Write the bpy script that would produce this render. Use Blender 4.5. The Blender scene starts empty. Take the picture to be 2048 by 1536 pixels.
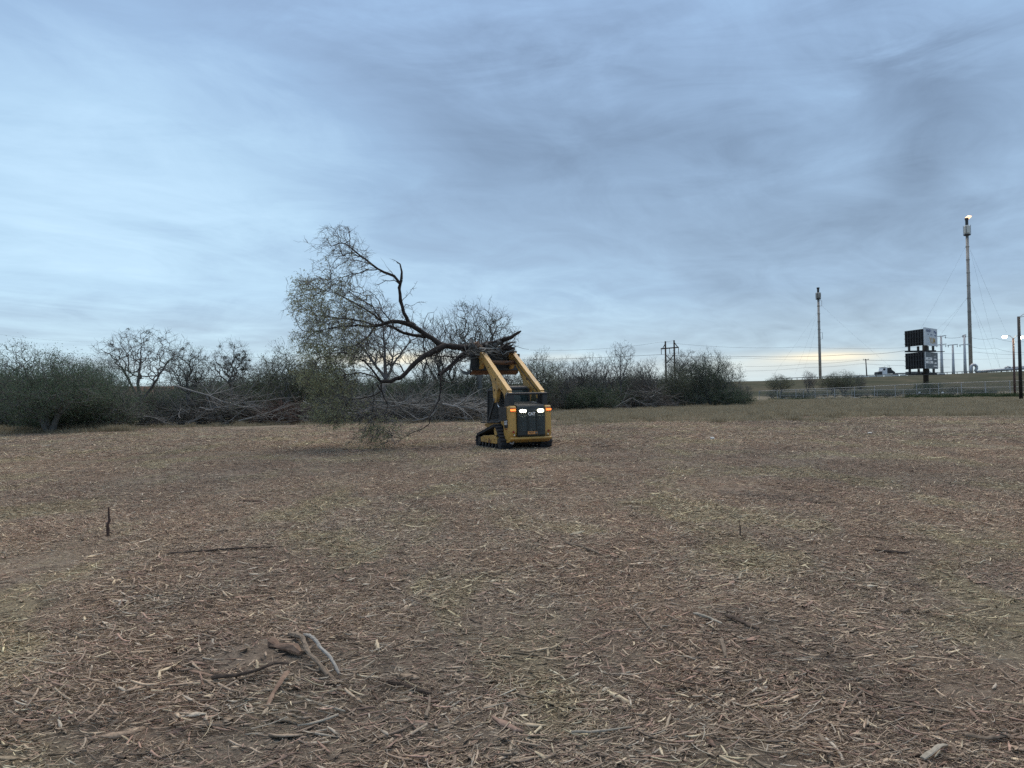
import bpy, bmesh, math, random
import numpy as np
from mathutils import Vector, Matrix, Euler
from math import sin, cos, pi, radians, atan2, sqrt, exp

random.seed(7)
rng = np.random.default_rng(7)
scene = bpy.context.scene
COL = scene.collection

# ------------------------------------------------------------------ camera
F = 1420.0                      # focal length in pixels of the 2048 wide photograph
CAM = Vector((0, 0, 1.75))
PITCH, ROLL = 0.0155, 0.0183
_f = Vector((0, cos(PITCH), sin(PITCH)))
_r0 = Vector((1, 0, 0)); _u0 = _r0.cross(_f)
_r = _r0 * cos(ROLL) - _u0 * sin(ROLL)
_u = _u0 * cos(ROLL) + _r0 * sin(ROLL)
cd = bpy.data.cameras.new('camera'); cam = bpy.data.objects.new('camera', cd)
COL.objects.link(cam); scene.camera = cam
cd.sensor_width = 36; cd.lens = F / 2048 * 36
cd.clip_start = 0.05; cd.clip_end = 9000
M = Matrix.Identity(4)
for i in range(3):
    M[i][0] = _r[i]; M[i][1] = _u[i]; M[i][2] = -_f[i]; M[i][3] = CAM[i]
cam.matrix_world = M

def ray(px, py):
    return _f + _r * ((px - 1024) / F) + _u * ((768 - py) / F)
def at(px, py, Y):              # point seen at (px, py) standing Y metres down range
    d = ray(px, py)
    return CAM + d * (Y / d.y)
def gnd(px, py, z=0.0):
    d = ray(px, py)
    return CAM + d * ((z - CAM.z) / d.z)

# ------------------------------------------------------------------ sky, sun, exposure
SUN_EL, SUN_ROT = radians(66), radians(10)
w = bpy.data.worlds.new('World'); scene.world = w; w.use_nodes = True
nt = w.node_tree; nt.nodes.clear()
def N(t, nt_=None, **kw):
    n = (nt_ or nt).nodes.new(t)
    for k, v in kw.items(): setattr(n, k, v)
    return n
def sock(nt_, s, v):
    if isinstance(v, bpy.types.NodeSocket): nt_.links.new(v, s)
    else: s.default_value = v
def mt(op, a, b=0.0, c=None, nt_=None):
    T = nt_ or nt
    n = N('ShaderNodeMath', T, operation=op); sock(T, n.inputs[0], a); sock(T, n.inputs[1], b)
    if c is not None: sock(T, n.inputs[2], c)
    return n.outputs[0]
def mixc(fac, a, b, nt_=None, blend='MIX'):
    T = nt_ or nt
    n = N('ShaderNodeMix', T, data_type='RGBA', blend_type=blend)
    sock(T, n.inputs[0], fac); sock(T, n.inputs[6], a); sock(T, n.inputs[7], b)
    return n.outputs[2]
def c4(*c): return (c[0], c[1], c[2], 1.0)
def ramp(fac, stops, nt_=None, interp='LINEAR'):
    T = nt_ or nt
    n = N('ShaderNodeValToRGB', T); cr = n.color_ramp; cr.interpolation = interp
    while len(cr.elements) < len(stops): cr.elements.new(0.5)
    for e, (p, c) in zip(cr.elements, stops):
        e.position = p; e.color = c4(*c) if len(c) == 3 else c
    sock(T, n.inputs[0], fac)
    return n.outputs[0]
def noise(vec, scale, detail=4, rough=0.55, nt_=None, dist=0.0, out=0, lac=2.0):
    T = nt_ or nt
    n = N('ShaderNodeTexNoise', T); sock(T, n.inputs['Vector'], vec)
    n.inputs['Scale'].default_value = scale; n.inputs['Detail'].default_value = detail
    n.inputs['Roughness'].default_value = rough; n.inputs['Distortion'].default_value = dist
    n.inputs['Lacunarity'].default_value = lac
    return n.outputs[out]
def comb(x, y, z, nt_=None):
    T = nt_ or nt
    n = N('ShaderNodeCombineXYZ', T)
    for i, v in enumerate((x, y, z)): sock(T, n.inputs[i], v)
    return n.outputs[0]

tc = N('ShaderNodeTexCoord'); sp = N('ShaderNodeSeparateXYZ'); nt.links.new(tc.outputs['Generated'], sp.inputs[0])
dx, dy, dz = sp.outputs
az = mt('ARCTAN2', dx, dy)                       # radians, 0 = down range, + = right
el = mt('ARCSINE', dz)
elp = mt('MAXIMUM', el, 0.0)
zz = mt('ADD', mt('MAXIMUM', dz, 0.0), 0.13)
cx = mt('DIVIDE', dx, zz); cy = mt('DIVIDE', dy, zz)
# streets of cloud running away to the right: rotate and stretch the cloud plane
ca, sa = cos(radians(38)), sin(radians(38))
u_ = mt('ADD', mt('MULTIPLY', cx, ca), mt('MULTIPLY', cy, -sa))
v_ = mt('ADD', mt('MULTIPLY', cx, sa), mt('MULTIPLY', cy, ca))
pv = comb(u_, mt('MULTIPLY', v_, 0.42), 0.0)
n1 = noise(pv, 0.85, 6, 0.55, dist=0.9)
n2 = noise(comb(mt('MULTIPLY', u_, 1.0), mt('MULTIPLY', v_, 0.62), 3.3), 3.0, 9, 0.62, dist=0.9)
n3 = noise(comb(mt('MULTIPLY', az, 1.0), mt('MULTIPLY', el, 5.0), 1.7), 3.4, 8, 0.62, dist=0.7)
def blob(a0, e0, wa, we, amp=1.0, warp=0.0):
    a_ = mt('DIVIDE', mt('SUBTRACT', az, radians(a0)), radians(wa))
    e_ = mt('DIVIDE', mt('SUBTRACT', mt('ADD', el, mt('MULTIPLY', mt('SUBTRACT', n3, 0.5), warp)), radians(e0)), radians(we))
    s = mt('ADD', mt('MULTIPLY', a_, a_), mt('MULTIPLY', e_, e_))
    return mt('MULTIPLY', mt('EXPONENT', mt('MULTIPLY', s, -1.0)), amp)
base = ramp(mt('DIVIDE', elp, radians(60)), [
    (0.00, (0.54, 0.66, 0.71)), (0.05, (0.44, 0.57, 0.67)), (0.13, (0.325, 0.455, 0.61)),
    (0.30, (0.278, 0.405, 0.580)), (0.50, (0.285, 0.42, 0.63)), (1.0, (0.285, 0.42, 0.62))])
# brightness field: big soft patches and the fine streaks
bf = mt('MULTIPLY', mt('SUBTRACT', n1, 0.5), 1.1)
bf = mt('ADD', bf, mt('MULTIPLY', mt('SUBTRACT', n2, 0.5), 0.72))
bf = mt('ADD', bf, mt('MULTIPLY', mt('SUBTRACT', n3, 0.5), 0.75))
for b in ((-33, 12, 16, 7, 0.62, .16), (-29, 20, 15, 5, 0.50, .18), (-14, 7.0, 18, 3, 0.30, .08), (-38, 27, 14, 4, -0.10, .1), (-20, 14, 9, 3, 0.2, .15),
          (2, 20, 12, 6, -0.40, .18), (-10, 25, 10, 4, -0.25, .14), (13, 14, 10, 5, -0.12, .16), (31.5, 19.5, 3.8, 3.8, -0.45, .22), (28, 21.5, 2.2, 2.0, -.25, .2), (30, 14, 2.2, 2.6, -.35, .2),
          (33, 9, 8, 5, -0.06, .08), (12, 5, 10, 1.6, 0.15, .05), (20, 9, 12, 3, -0.12, .08), (33, 32, 16, 7, 0.20, .12), (10, 9.5, 12, 1.8, .12, .08),
          (-30, 6.2, 14, 1.2, -0.16, .05), (6, 3.6, 14, 1.0, -0.06, .02), (27, 12, 2.5, 1.2, -0.12, .04)):
    bf = mt('ADD', bf, blob(*b))
gain = mt('MAXIMUM', mt('ADD', 1.0, mt('MULTIPLY', bf, 0.62)), 0.45)
gv = N('ShaderNodeVectorMath', operation='SCALE'); nt.links.new(base, gv.inputs[0]); nt.links.new(gain, gv.inputs['Scale'])
cloud = gv.outputs[0]
# brighter breaks are a little cyan, thick parts a little violet
cloud = mixc(mt('MINIMUM', mt('MAXIMUM', mt('MULTIPLY', mt('SUBTRACT', bf, 0.18), 0.45), 0.0), 0.5), cloud, c4(0.62, 0.74, 0.84))
tint = ramp(mt('ADD', mt('MULTIPLY', bf, 0.5), 0.5), [(0.2, (1.0, 0.99, 1.01)), (0.5, (1.0, 1.0, 1.0)), (0.8, (0.99, 1.04, 1.0))])
cloud = mixc(1.0, cloud, tint, blend='MULTIPLY')
# the break of evening light low on the horizon
wf = mt('ADD', blob(-9.5, 3.1, 5.0, 0.55, .9, .014), blob(24.0, 2.35, 3.2, 0.40, 1.0, .012))
wf = mt('ADD', wf, mt('ADD', blob(4, 3.0, 3, 0.35, 0.22, .012), blob(20, 2.0, 7, 0.7, 0.25, .012)))
wf = mt('ADD', wf, blob(-29.0, 2.6, 4.0, 0.4, 0.08, .010))
cloud = mixc(mt('MINIMUM', wf, 1.0), cloud, c4(1.0, 0.90, 0.68))
cloud = mixc(mt('MINIMUM', blob(14, 1.2, 18, 1.2, 0.4, .01), 0.4), cloud, c4(0.78, 0.84, 0.82))
sky = N('ShaderNodeTexSky', sky_type='NISHITA'); sky.sun_disc = False
sky.sun_elevation = SUN_EL; sky.sun_rotation = SUN_ROT
skyd = N('ShaderNodeVectorMath', operation='SCALE'); nt.links.new(sky.outputs[0], skyd.inputs[0]); skyd.inputs['Scale'].default_value = 0.25
bg1 = N('ShaderNodeBackground'); nt.links.new(sky.outputs[0], bg1.inputs[0]); bg1.inputs[1].default_value = 0.05
bg2 = N('ShaderNodeBackground'); nt.links.new(cloud, bg2.inputs[0]); bg2.inputs[1].default_value = 0.625
mx = N('ShaderNodeMixShader'); mx.inputs[0].default_value = 0.93      # the overcast hides nearly all of the clear sky
nt.links.new(bg1.outputs[0], mx.inputs[1]); nt.links.new(bg2.outputs[0], mx.inputs[2])
wo = N('ShaderNodeOutputWorld'); nt.links.new(mx.outputs[0], wo.inputs[0])
w.cycles.sampling_method = 'MANUAL'; w.cycles.sample_map_resolution = 512

sd = bpy.data.lights.new('sun', 'SUN'); sun = bpy.data.objects.new('sun', sd); COL.objects.link(sun)
sd.energy = 1.5; sd.angle = radians(60); sd.color = (1.0, 0.87, 0.72)
sun.rotation_euler = (-(pi / 2 - SUN_EL), 0, -SUN_ROT)

scene.view_settings.view_transform = 'Standard'; scene.view_settings.look = 'None'
scene.view_settings.exposure = 0.9; scene.view_settings.gamma = 1.0
scene.view_settings.use_curve_mapping = False
scene.render.engine = 'CYCLES'
scene.cycles.use_denoising = False
scene.cycles.max_bounces = 5; scene.cycles.diffuse_bounces = 3; scene.cycles.transparent_max_bounces = 8
scene.cycles.use_light_tree = True

# ------------------------------------------------------------------ materials
def new_mat(name):
    m = bpy.data.materials.new(name); m.use_nodes = True
    t = m.node_tree; b = t.nodes['Principled BSDF']
    return m, t, b
def obj_vec(t, kind='Object'):
    return N('ShaderNodeTexCoord', t).outputs[kind]
def plain(name, col, rough=0.6, metal=0.0, var=0.15, scale=6.0, bump=0.0, spec=0.5, dirt=None):
    m, t, b = new_mat(name)
    v = obj_vec(t)
    n = noise(v, scale, 5, 0.6, t)
    lo = tuple(c * (1 - var) for c in col); hi = tuple(min(1, c * (1 + var)) for c in col)
    c = ramp(n, [(0.3, lo), (0.7, hi)], t)
    if dirt:
        d = noise(v, scale * 0.6, 8, 0.7, t, dist=0.6)
        f = ramp(d, [(0.5, (0, 0, 0)), (0.68, (dirt[3],) * 3)], t)
        c = mixc(f, c, c4(*dirt[:3]), t)
    t.links.new(c, b.inputs['Base Color'])
    r = mt('ADD', mt('MULTIPLY', n, 0.2, nt_=t), rough - 0.1, nt_=t)
    t.links.new(r, b.inputs['Roughness'])
    b.inputs['Metallic'].default_value = metal
    b.inputs['Specular IOR Level'].default_value = spec
    if bump:
        bp = N('ShaderNodeBump', t); bp.inputs['Strength'].default_value = bump; bp.inputs['Distance'].default_value = 0.02
        t.links.new(noise(v, scale * 8, 4, 0.6, t), bp.inputs['Height']); t.links.new(bp.outputs[0], b.inputs['Normal'])
    return m
def emit(name, col, s):
    m, t, b = new_mat(name)
    b.inputs['Base Color'].default_value = c4(*[min(1, c) for c in col]); b.inputs['Emission Color'].default_value = c4(*col)
    b.inputs['Emission Strength'].default_value = s
    return m
def bark(name, col, hi, scale=14.0):
    m, t, b = new_mat(name)
    v = obj_vec(t)
    n = noise(v, scale, 6, 0.65, t)
    n2_ = noise(v, scale * 0.12, 3, 0.5, t)
    f = mt('ADD', mt('MULTIPLY', n, 0.6, nt_=t), mt('MULTIPLY', n2_, 0.4, nt_=t), nt_=t)
    t.links.new(ramp(f, [(0.35, col), (0.65, hi)], t), b.inputs['Base Color'])
    b.inputs['Roughness'].default_value = 0.9; b.inputs['Specular IOR Level'].default_value = 0.2
    return m
def leafm(name, a, c, scale=1.2):
    m, t, b = new_mat(name)
    g = N('ShaderNodeNewGeometry', t)
    f = mt('ADD', mt('MULTIPLY', g.outputs['Random Per Island'], 0.7, nt_=t), mt('MULTIPLY', noise(obj_vec(t), scale, 3, 0.5, t), 0.4, nt_=t), nt_=t)
    cc = ramp(f, [(0.2, a), (0.8, c)], t)
    t.links.new(cc, b.inputs['Base Color'])
    b.inputs['Roughness'].default_value = 0.75; b.inputs['Specular IOR Level'].default_value = 0.2
    tr = N('ShaderNodeBsdfTranslucent', t); t.links.new(cc, tr.inputs[0])
    ms = N('ShaderNodeMixShader', t); ms.inputs[0].default_value = 0.25
    t.links.new(b.outputs[0], ms.inputs[1]); t.links.new(tr.outputs[0], ms.inputs[2])
    t.links.new(ms.outputs[0], t.nodes['Material Output'].inputs[0])
    return m
def chipm(name, k=1.0):
    m, t, b = new_mat(name)
    a = N('ShaderNodeAttribute', t, attribute_name='Col')
    pos = N('ShaderNodeNewGeometry', t).outputs['Position']
    sp_ = N('ShaderNodeSeparateXYZ', t); t.links.new(pos, sp_.inputs[0])
    flat = comb(sp_.outputs[0], mt('MULTIPLY', sp_.outputs[1], 0.55, nt_=t), 0.0, t)
    big = noise(flat, 0.55, 5, 0.55, t, dist=0.4)
    mid = noise(flat, 0.16, 4, 0.5, t)
    n = noise(obj_vec(t), 60, 4, 0.7, t)
    # patches of redder bark mulch, greener straw
    patch = ramp(big, [(0.30, (0.78, 0.78, 0.80)), (0.42, (1.02, 0.965, 0.94)), (0.52, (1.0, 1.0, 1.0)), (0.60, (1.06, 1.10, 0.98)), (0.72, (0.88, 0.94, 0.90))], t)
    c = mixc(1.0, a.outputs['Color'], patch, t, 'MULTIPLY')
    c = mixc(1.0, c, ramp(mid, [(0.35, (0.85, 0.86, 0.86)), (0.65, (1.12, 1.10, 1.05))], t), t, 'MULTIPLY')
    c = mixc(1.0, c, ramp(n, [(0.3, (0.65, 0.65, 0.65)), (0.7, (1.2, 1.2, 1.2))], t), t, 'MULTIPLY')
    t.links.new(c, b.inputs['Base Color'])
    b.inputs['Roughness'].default_value = 0.85; b.inputs['Specular IOR Level'].default_value = 0.25
    return m

MAT = {}
MAT['chip'] = chipm('wood chips')
MAT['yellow'] = plain('yellow machine paint', (0.55, 0.32, 0.085), 0.42, var=0.10, scale=2.5, dirt=(0.20, 0.14, 0.08, 0.75))
MAT['black'] = plain('black machine paint', (0.022, 0.024, 0.026), 0.5, var=0.3, scale=3, dirt=(0.08, 0.07, 0.06, 0.3))
MAT['grille'] = plain('black grille', (0.024, 0.030, 0.028), 0.5, var=0.2, scale=4, dirt=(0.06, 0.06, 0.05, 0.4))
MAT['grille_edge'] = plain('grille louver edge', (0.10, 0.115, 0.11), 0.5, var=0.2, scale=4)
MAT['rubber'] = plain('rubber track', (0.022, 0.024, 0.028), 0.85, var=0.4, scale=5, dirt=(0.10, 0.08, 0.06, 0.6))
MAT['steel'] = plain('worn steel', (0.30, 0.29, 0.28), 0.45, 0.7, 0.25, 6)
MAT['chrome'] = plain('chromed rod', (0.75, 0.77, 0.78), 0.25, 0.9, 0.05, 3)
MAT['rust'] = plain('rusty brown steel', (0.16, 0.075, 0.035), 0.7, 0.2, 0.5, 6, dirt=(0.05, 0.04, 0.035, 0.8))
MAT['white'] = plain('white paint', (0.78, 0.78, 0.77), 0.5, var=0.05)
MAT['whitel'] = plain('white lettering', (0.85, 0.85, 0.85), 0.5, var=0.02)
MAT['blackl'] = plain('black lettering', (0.015, 0.015, 0.015), 0.5, var=0.02)
MAT['orangel'] = plain('orange plate', (0.75, 0.33, 0.10), 0.5, var=0.05)
MAT['redlens'] = plain('red reflector', (0.30, 0.02, 0.012), 0.3, var=0.05)
MAT['amber'] = emit('lit tail lamp', (1.0, 0.16, 0.03), 1.6)
MAT['lamp'] = emit('lit work lamp', (1.0, 0.97, 0.70), 8.0)
MAT['street'] = emit('lit street lamp', (1.0, 0.88, 0.62), 25.0)
MAT['flame'] = emit('gas flame', (1.0, 0.60, 0.36), 0.9)
MAT['galv'] = plain('galvanised steel', (0.42, 0.43, 0.44), 0.5, 0.4, 0.15, 3)
MAT['wire'] = plain('fence wire', (0.13, 0.15, 0.16), 0.5, 0.3, 0.1, 3)
MAT['cable'] = plain('dark cable', (0.08, 0.09, 0.10), 0.6, 0.0, 0.1, 3)
MAT['wood_pole'] = bark('weathered wooden pole', (0.05, 0.04, 0.035), (0.11, 0.085, 0.07), 4)
MAT['brown_pole'] = plain('brown painted pole', (0.12, 0.07, 0.06), 0.6, var=0.2, scale=1)
MAT['dark_pole'] = plain('dark pole', (0.018, 0.018, 0.018), 0.6, var=0.2, scale=1)
MAT['stack'] = plain('grey flare stack', (0.26, 0.25, 0.23), 0.6, 0.2, 0.35, 0.25)
MAT['concrete'] = plain('pale concrete', (0.55, 0.54, 0.50), 0.85, var=0.15, scale=1.5)
MAT['asphalt'] = plain('asphalt', (0.05, 0.05, 0.052), 0.9, var=0.2, scale=2)
MAT['board_back'] = plain('black sheet metal', (0.010, 0.010, 0.013), 0.6, var=0.3, scale=0.6)
MAT['board_light'] = plain('pale printed panel', (0.50, 0.55, 0.60), 0.6, var=0.06, scale=0.4)
MAT['board_grey'] = plain('grey printed panel', (0.11, 0.135, 0.15), 0.6, var=0.1, scale=0.4)
MAT['bluel'] = plain('blue lettering', (0.09, 0.12, 0.22), 0.6, var=0.05)
MAT['goldl'] = plain('golden lettering', (0.40, 0.27, 0.10), 0.6, var=0.1)
MAT['bark_dark'] = bark('very dark bark', (0.018, 0.015, 0.014), (0.055, 0.045, 0.040))  # near black tone shared by trunks, logs, roots and pile cores
MAT['bark_grey'] = bark('grey bark', (0.085, 0.08, 0.075), (0.17, 0.16, 0.15))
MAT['bark_mid'] = bark('brown grey bark', (0.095, 0.094, 0.088), (0.18, 0.178, 0.165))
MAT['bark_pale'] = bark('pale dry branches', (0.15, 0.145, 0.135), (0.30, 0.29, 0.27))
MAT['bark_red'] = bark('reddish brown branches', (0.055, 0.036, 0.030), (0.13, 0.085, 0.070))
MAT['split'] = bark('split heartwood', (0.12, 0.075, 0.055), (0.30, 0.21, 0.15), 30)
MAT['stickw'] = bark('weathered stick', (0.12, 0.092, 0.068), (0.27, 0.215, 0.16), 40)
MAT['stickp'] = bark('pale peeled stick', (0.26, 0.23, 0.18), (0.46, 0.41, 0.33), 40)
MAT['stickg'] = bark('silver grey stick', (0.20, 0.19, 0.17), (0.40, 0.38, 0.34), 40)
MAT['stickd'] = bark('dark brown stick', (0.05, 0.038, 0.03), (0.12, 0.09, 0.07), 40)
MAT['leaf_olive'] = leafm('olive leaves', (0.19, 0.20, 0.105), (0.36, 0.365, 0.21))
MAT['leaf_olive2'] = leafm('olive green leaves', (0.075, 0.098, 0.050), (0.155, 0.18, 0.095))
MAT['leaf_dark'] = leafm('dark green leaves', (0.045, 0.070, 0.042), (0.105, 0.140, 0.080))
MAT['leaf_grey'] = leafm('grey green leaves', (0.066, 0.104, 0.066), (0.145, 0.195, 0.120))
MAT['leaf_brown'] = leafm('dry brown leaves', (0.06, 0.05, 0.035), (0.14, 0.12, 0.08))
MAT['mistletoe'] = leafm('dark clumps', (0.012, 0.016, 0.008), (0.03, 0.04, 0.02))
MAT['weed'] = leafm('green weeds', (0.022, 0.040, 0.018), (0.06, 0.09, 0.04))
MAT['grass2'] = leafm('grey green grass', (0.10, 0.105, 0.07), (0.22, 0.215, 0.14), 0.3)
MAT['grass'] = leafm('dry grass', (0.20, 0.17, 0.115), (0.40, 0.35, 0.24), 0.3)
gm, t, b = new_mat('glass'); MAT['glass'] = gm
b.inputs['Base Color'].default_value = (0.05, 0.08, 0.08, 1); b.inputs['Roughness'].default_value = 0.08
b.inputs['Alpha'].default_value = 0.6

# ------------------------------------------------------------------ object helpers
def props(o, label=None, cat=None, group=None, kind=None):
    if label: o['label'] = label
    if cat: o['category'] = cat
    if group: o['group'] = group
    if kind: o['kind'] = kind
    return o
def empty(name, loc=(0, 0, 0), rz=0.0, label=None, cat=None, group=None):
    o = bpy.data.objects.new(name, None); COL.objects.link(o); o.location = loc; o.rotation_euler = (0, 0, rz)
    o.empty_display_size = 0.2
    return props(o, label, cat, group)
def mesh_np(name, V, faces, mat=None, parent=None, smooth=False, col=None, link=True):
    """faces: list of (n,k) int arrays"""
    me = bpy.data.meshes.new(name)
    V = np.asarray(V, np.float32).reshape(-1, 3)
    faces = [np.asarray(f, np.int32) for f in faces if len(f)]
    nl = sum(f.size for f in faces); nf = sum(len(f) for f in faces)
    me.vertices.add(len(V)); me.vertices.foreach_set('co', V.ravel())
    me.loops.add(nl); me.polygons.add(nf)
    me.loops.foreach_set('vertex_index', np.concatenate([f.ravel() for f in faces]))
    tot = np.concatenate([np.full(len(f), f.shape[1], np.int32) for f in faces])
    st = np.concatenate([[0], np.cumsum(tot)[:-1]]).astype(np.int32)
    me.polygons.foreach_set('loop_start', st)
    if smooth: me.polygons.foreach_set('use_smooth', np.ones(nf, bool))
    me.update(calc_edges=True)
    if col is not None:
        ca_ = me.attributes.new('Col', 'FLOAT_COLOR', 'POINT')
        cc = np.ones((len(V), 4), np.float32); cc[:, :3] = col
        ca_.data.foreach_set('color', cc.ravel())
    if mat: me.materials.append(mat)
    o = bpy.data.objects.new(name, me)
    if link: COL.objects.link(o)
    if parent: o.parent = parent
    return o
class MB:
    """collects simple solids for ONE mesh object"""
    def __init__(s): s.v = []; s.f = []
    def add(s, vs, fs):
        o = len(s.v); s.v += [tuple(p) for p in vs]; s.f += [tuple(i + o for i in f) for f in fs]; return s
    def box(s, x0, x1, y0, y1, z0, z1, R=None, T=None):
        vs = [Vector((x, y, z)) for x in (x0, x1) for y in (y0, y1) for z in (z0, z1)]
        if R: vs = [R @ v for v in vs]
        if T: vs = [v + Vector(T) for v in vs]
        return s.add(vs, [(0, 1, 3, 2), (4, 6, 7, 5), (0, 4, 5, 1), (2, 3, 7, 6), (0, 2, 6, 4), (1, 5, 7, 3)])
    def prism(s, prof, x0, x1):         # profile of (y,z), extruded along x
        n = len(prof)
        a = sum(prof[i][0] * prof[(i + 1) % n][1] - prof[(i + 1) % n][0] * prof[i][1] for i in range(n))
        if a < 0: prof = prof[::-1]
        vs = [(x0, y, z) for y, z in prof] + [(x1, y, z) for y, z in prof]
        fs = [tuple(range(n))[::-1], tuple(range(n, 2 * n))] + [(i, (i + 1) % n, n + (i + 1) % n, n + i) for i in range(n)]
        return s.add(vs, fs)
    def bar(s, p0, p1, w, h=None, up=(0, 0, 1)):
        h = h or w; p0 = Vector(p0); p1 = Vector(p1); d = (p1 - p0)
        L = d.length; d.normalize(); u = Vector(up)
        if abs(d.dot(u)) > .98: u = Vector((0, 1, 0))
        a = d.cross(u).normalized(); c = a.cross(d)
        vs = [q + a * (i * w / 2) + c * (j * h / 2) for q in (p0, p1) for i, j in ((-1, -1), (1, -1), (1, 1), (-1, 1))]
        return s.add(vs, [(0, 1, 2, 3)[::-1], (4, 5, 6, 7), (0, 1, 5, 4), (1, 2, 6, 5), (2, 3, 7, 6), (3, 0, 4, 7)])
    def tube(s, pts, r, n=8, caps=True):
        pts = [Vector(p) for p in pts]; rs = r if isinstance(r, (list, tuple)) else [r] * len(pts)
        vs = []; prev = None
        for i, p in enumerate(pts):
            d = (pts[min(i + 1, len(pts) - 1)] - pts[max(i - 1, 0)]).normalized()
            if prev is None:
                a = d.cross(Vector((0, 0, 1)) if abs(d.z) < .9 else Vector((1, 0, 0))).normalized()
            else: a = (prev - d * prev.dot(d)).normalized()
            prev = a; c = d.cross(a)
            vs += [p + (a * cos(2 * pi * k / n) + c * sin(2 * pi * k / n)) * rs[i] for k in range(n)]
        fs = [(i * n + k, i * n + (k + 1) % n, (i + 1) * n + (k + 1) % n, (i + 1) * n + k) for i in range(len(pts) - 1) for k in range(n)]
        if caps: fs += [tuple(range(n))[::-1], tuple(range((len(pts) - 1) * n, len(pts) * n))]
        return s.add(vs, fs)
    def build(s, name, mat, parent=None, bevel=0.0, smooth=False, label=None):
        me = bpy.data.meshes.new(name); me.from_pydata(s.v, [], s.f); me.update()
        if mat: me.materials.append(mat)
        if smooth:
            me.polygons.foreach_set('use_smooth', [True] * len(me.polygons))
        o = bpy.data.objects.new(name, me); COL.objects.link(o)
        if parent: o.parent = parent
        if bevel:
            md = o.modifiers.new('bevel', 'BEVEL'); md.width = bevel; md.segments = 2; md.limit_method = 'ANGLE'; md.angle_limit = radians(35)
        if label: o['label'] = label
        return o
def copy_part(src, parent, loc=None, rot=None, scale=None):
    c = src.copy(); COL.objects.link(c); c.parent = parent
    if loc is not None: c.location = loc
    if rot is not None: c.rotation_euler = rot
    if scale is not None: c.scale = scale
    return c
def text(name, body, size, mat, parent, loc, rot, ext=0.004, sx=1.0, bold=0.0):
    cu = bpy.data.curves.new(name, 'FONT'); cu.body = body; cu.size = size; cu.extrude = ext; cu.offset = bold
    cu.align_x = 'CENTER'; cu.align_y = 'CENTER'; cu.materials.append(mat); cu.resolution_u = 3
    tmp = bpy.data.objects.new(name, cu); COL.objects.link(tmp); bpy.context.view_layer.update()
    me = bpy.data.meshes.new_from_object(tmp.evaluated_get(bpy.context.evaluated_depsgraph_get())); me.name = name
    bpy.data.objects.remove(tmp); o = bpy.data.objects.new(name, me); COL.objects.link(o); o.parent = parent
    o.location = loc; o.rotation_euler = rot; o.scale = (sx, 1, 1)
    return o

# ------------------------------------------------------------------ branch skeletons
class Skel:
    def __init__(s): s.pl = []
    def add(s, pts, rad, sides): s.pl.append((pts, rad, sides))
    def arrays(s):
        V = []; FQ = []; FT = []; off = 0
        buckets = {}
        for p, r, n in s.pl: buckets.setdefault((len(p), n), []).append((p, r))
        for (k, n), L in buckets.items():
            P = np.array([a for a, _ in L], np.float32); R = np.array([b_ for _, b_ in L], np.float32)
            T = np.empty_like(P); T[:, 1:-1] = P[:, 2:] - P[:, :-2]; T[:, 0] = P[:, 1] - P[:, 0]; T[:, -1] = P[:, -1] - P[:, -2]
            T /= np.linalg.norm(T, axis=2, keepdims=True) + 1e-9
            D = P[:, -1] - P[:, 0]; D /= np.linalg.norm(D, axis=1, keepdims=True) + 1e-9
            ref = np.where(np.abs(D[:, 2:3]) < .8, np.array([[0, 0, 1.]]), np.array([[1., 0, 0]])).astype(np.float32)
            A = np.cross(T, ref[:, None, :]); A /= np.linalg.norm(A, axis=2, keepdims=True) + 1e-6
            B = np.cross(T, A)
            an = np.arange(n) * 2 * pi / n
            ring = A[:, :, None, :] * np.cos(an)[None, None, :, None] + B[:, :, None, :] * np.sin(an)[None, None, :, None]
            VV = P[:, :, None, :] + ring * R[:, :, None, None]
            m = len(L); V.append(VV.reshape(-1, 3))
            b0 = off + np.arange(m)[:, None, None] * (k * n)
            i = np.arange(k - 1)[None, :, None] * n; j = np.arange(n)[None, None, :]; j2 = (j + 1) % n
            q = np.stack([b0 + i + j, b0 + i + j2, b0 + i + n + j2, b0 + i + n + j], -1)
            FQ.append(q.reshape(-1, 4)); off += m * k * n
        return np.concatenate(V), np.concatenate(FQ)
    def build(s, name, mat, parent=None, link=True):
        V, Q = s.arrays()
        return mesh_np(name, V, [Q], mat, parent, smooth=True, link=link)

def leaves_np(pos, size, flat=0.0, aspect=2.2, rg=None):
    """small bent leaf blades (two quads each) at the given positions"""
    rg = rg or rng
    pos = np.asarray(pos, np.float32); n = len(pos)
    a = rg.uniform(0, 2 * pi, n); t_ = rg.uniform(-1, 1, n) * (1 - flat)
    d = np.stack([np.cos(a) * np.sqrt(1 - t_ ** 2), np.sin(a) * np.sqrt(1 - t_ ** 2), t_], 1)
    q = rg.normal(size=(n, 3)); s = np.cross(d, q); s /= np.linalg.norm(s, axis=1, keepdims=True) + 1e-6
    L = (size * rg.uniform(.6, 1.4, n))[:, None]; W = L / aspect
    up = np.cross(s, d)
    mid = pos + d * L * .5 + up * L * .12
    v = np.stack([pos - s * W * .2, pos + s * W * .2, mid + s * W * .5, mid - s * W * .5, pos + d * L + s * W * .12, pos + d * L - s * W * .12], 1)
    b0 = np.arange(n)[:, None] * 6
    F_ = np.concatenate([b0 + np.array([[0, 1, 2, 3]]), b0 + np.array([[3, 2, 4, 5]])])
    return v.reshape(-1, 3), F_

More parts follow.
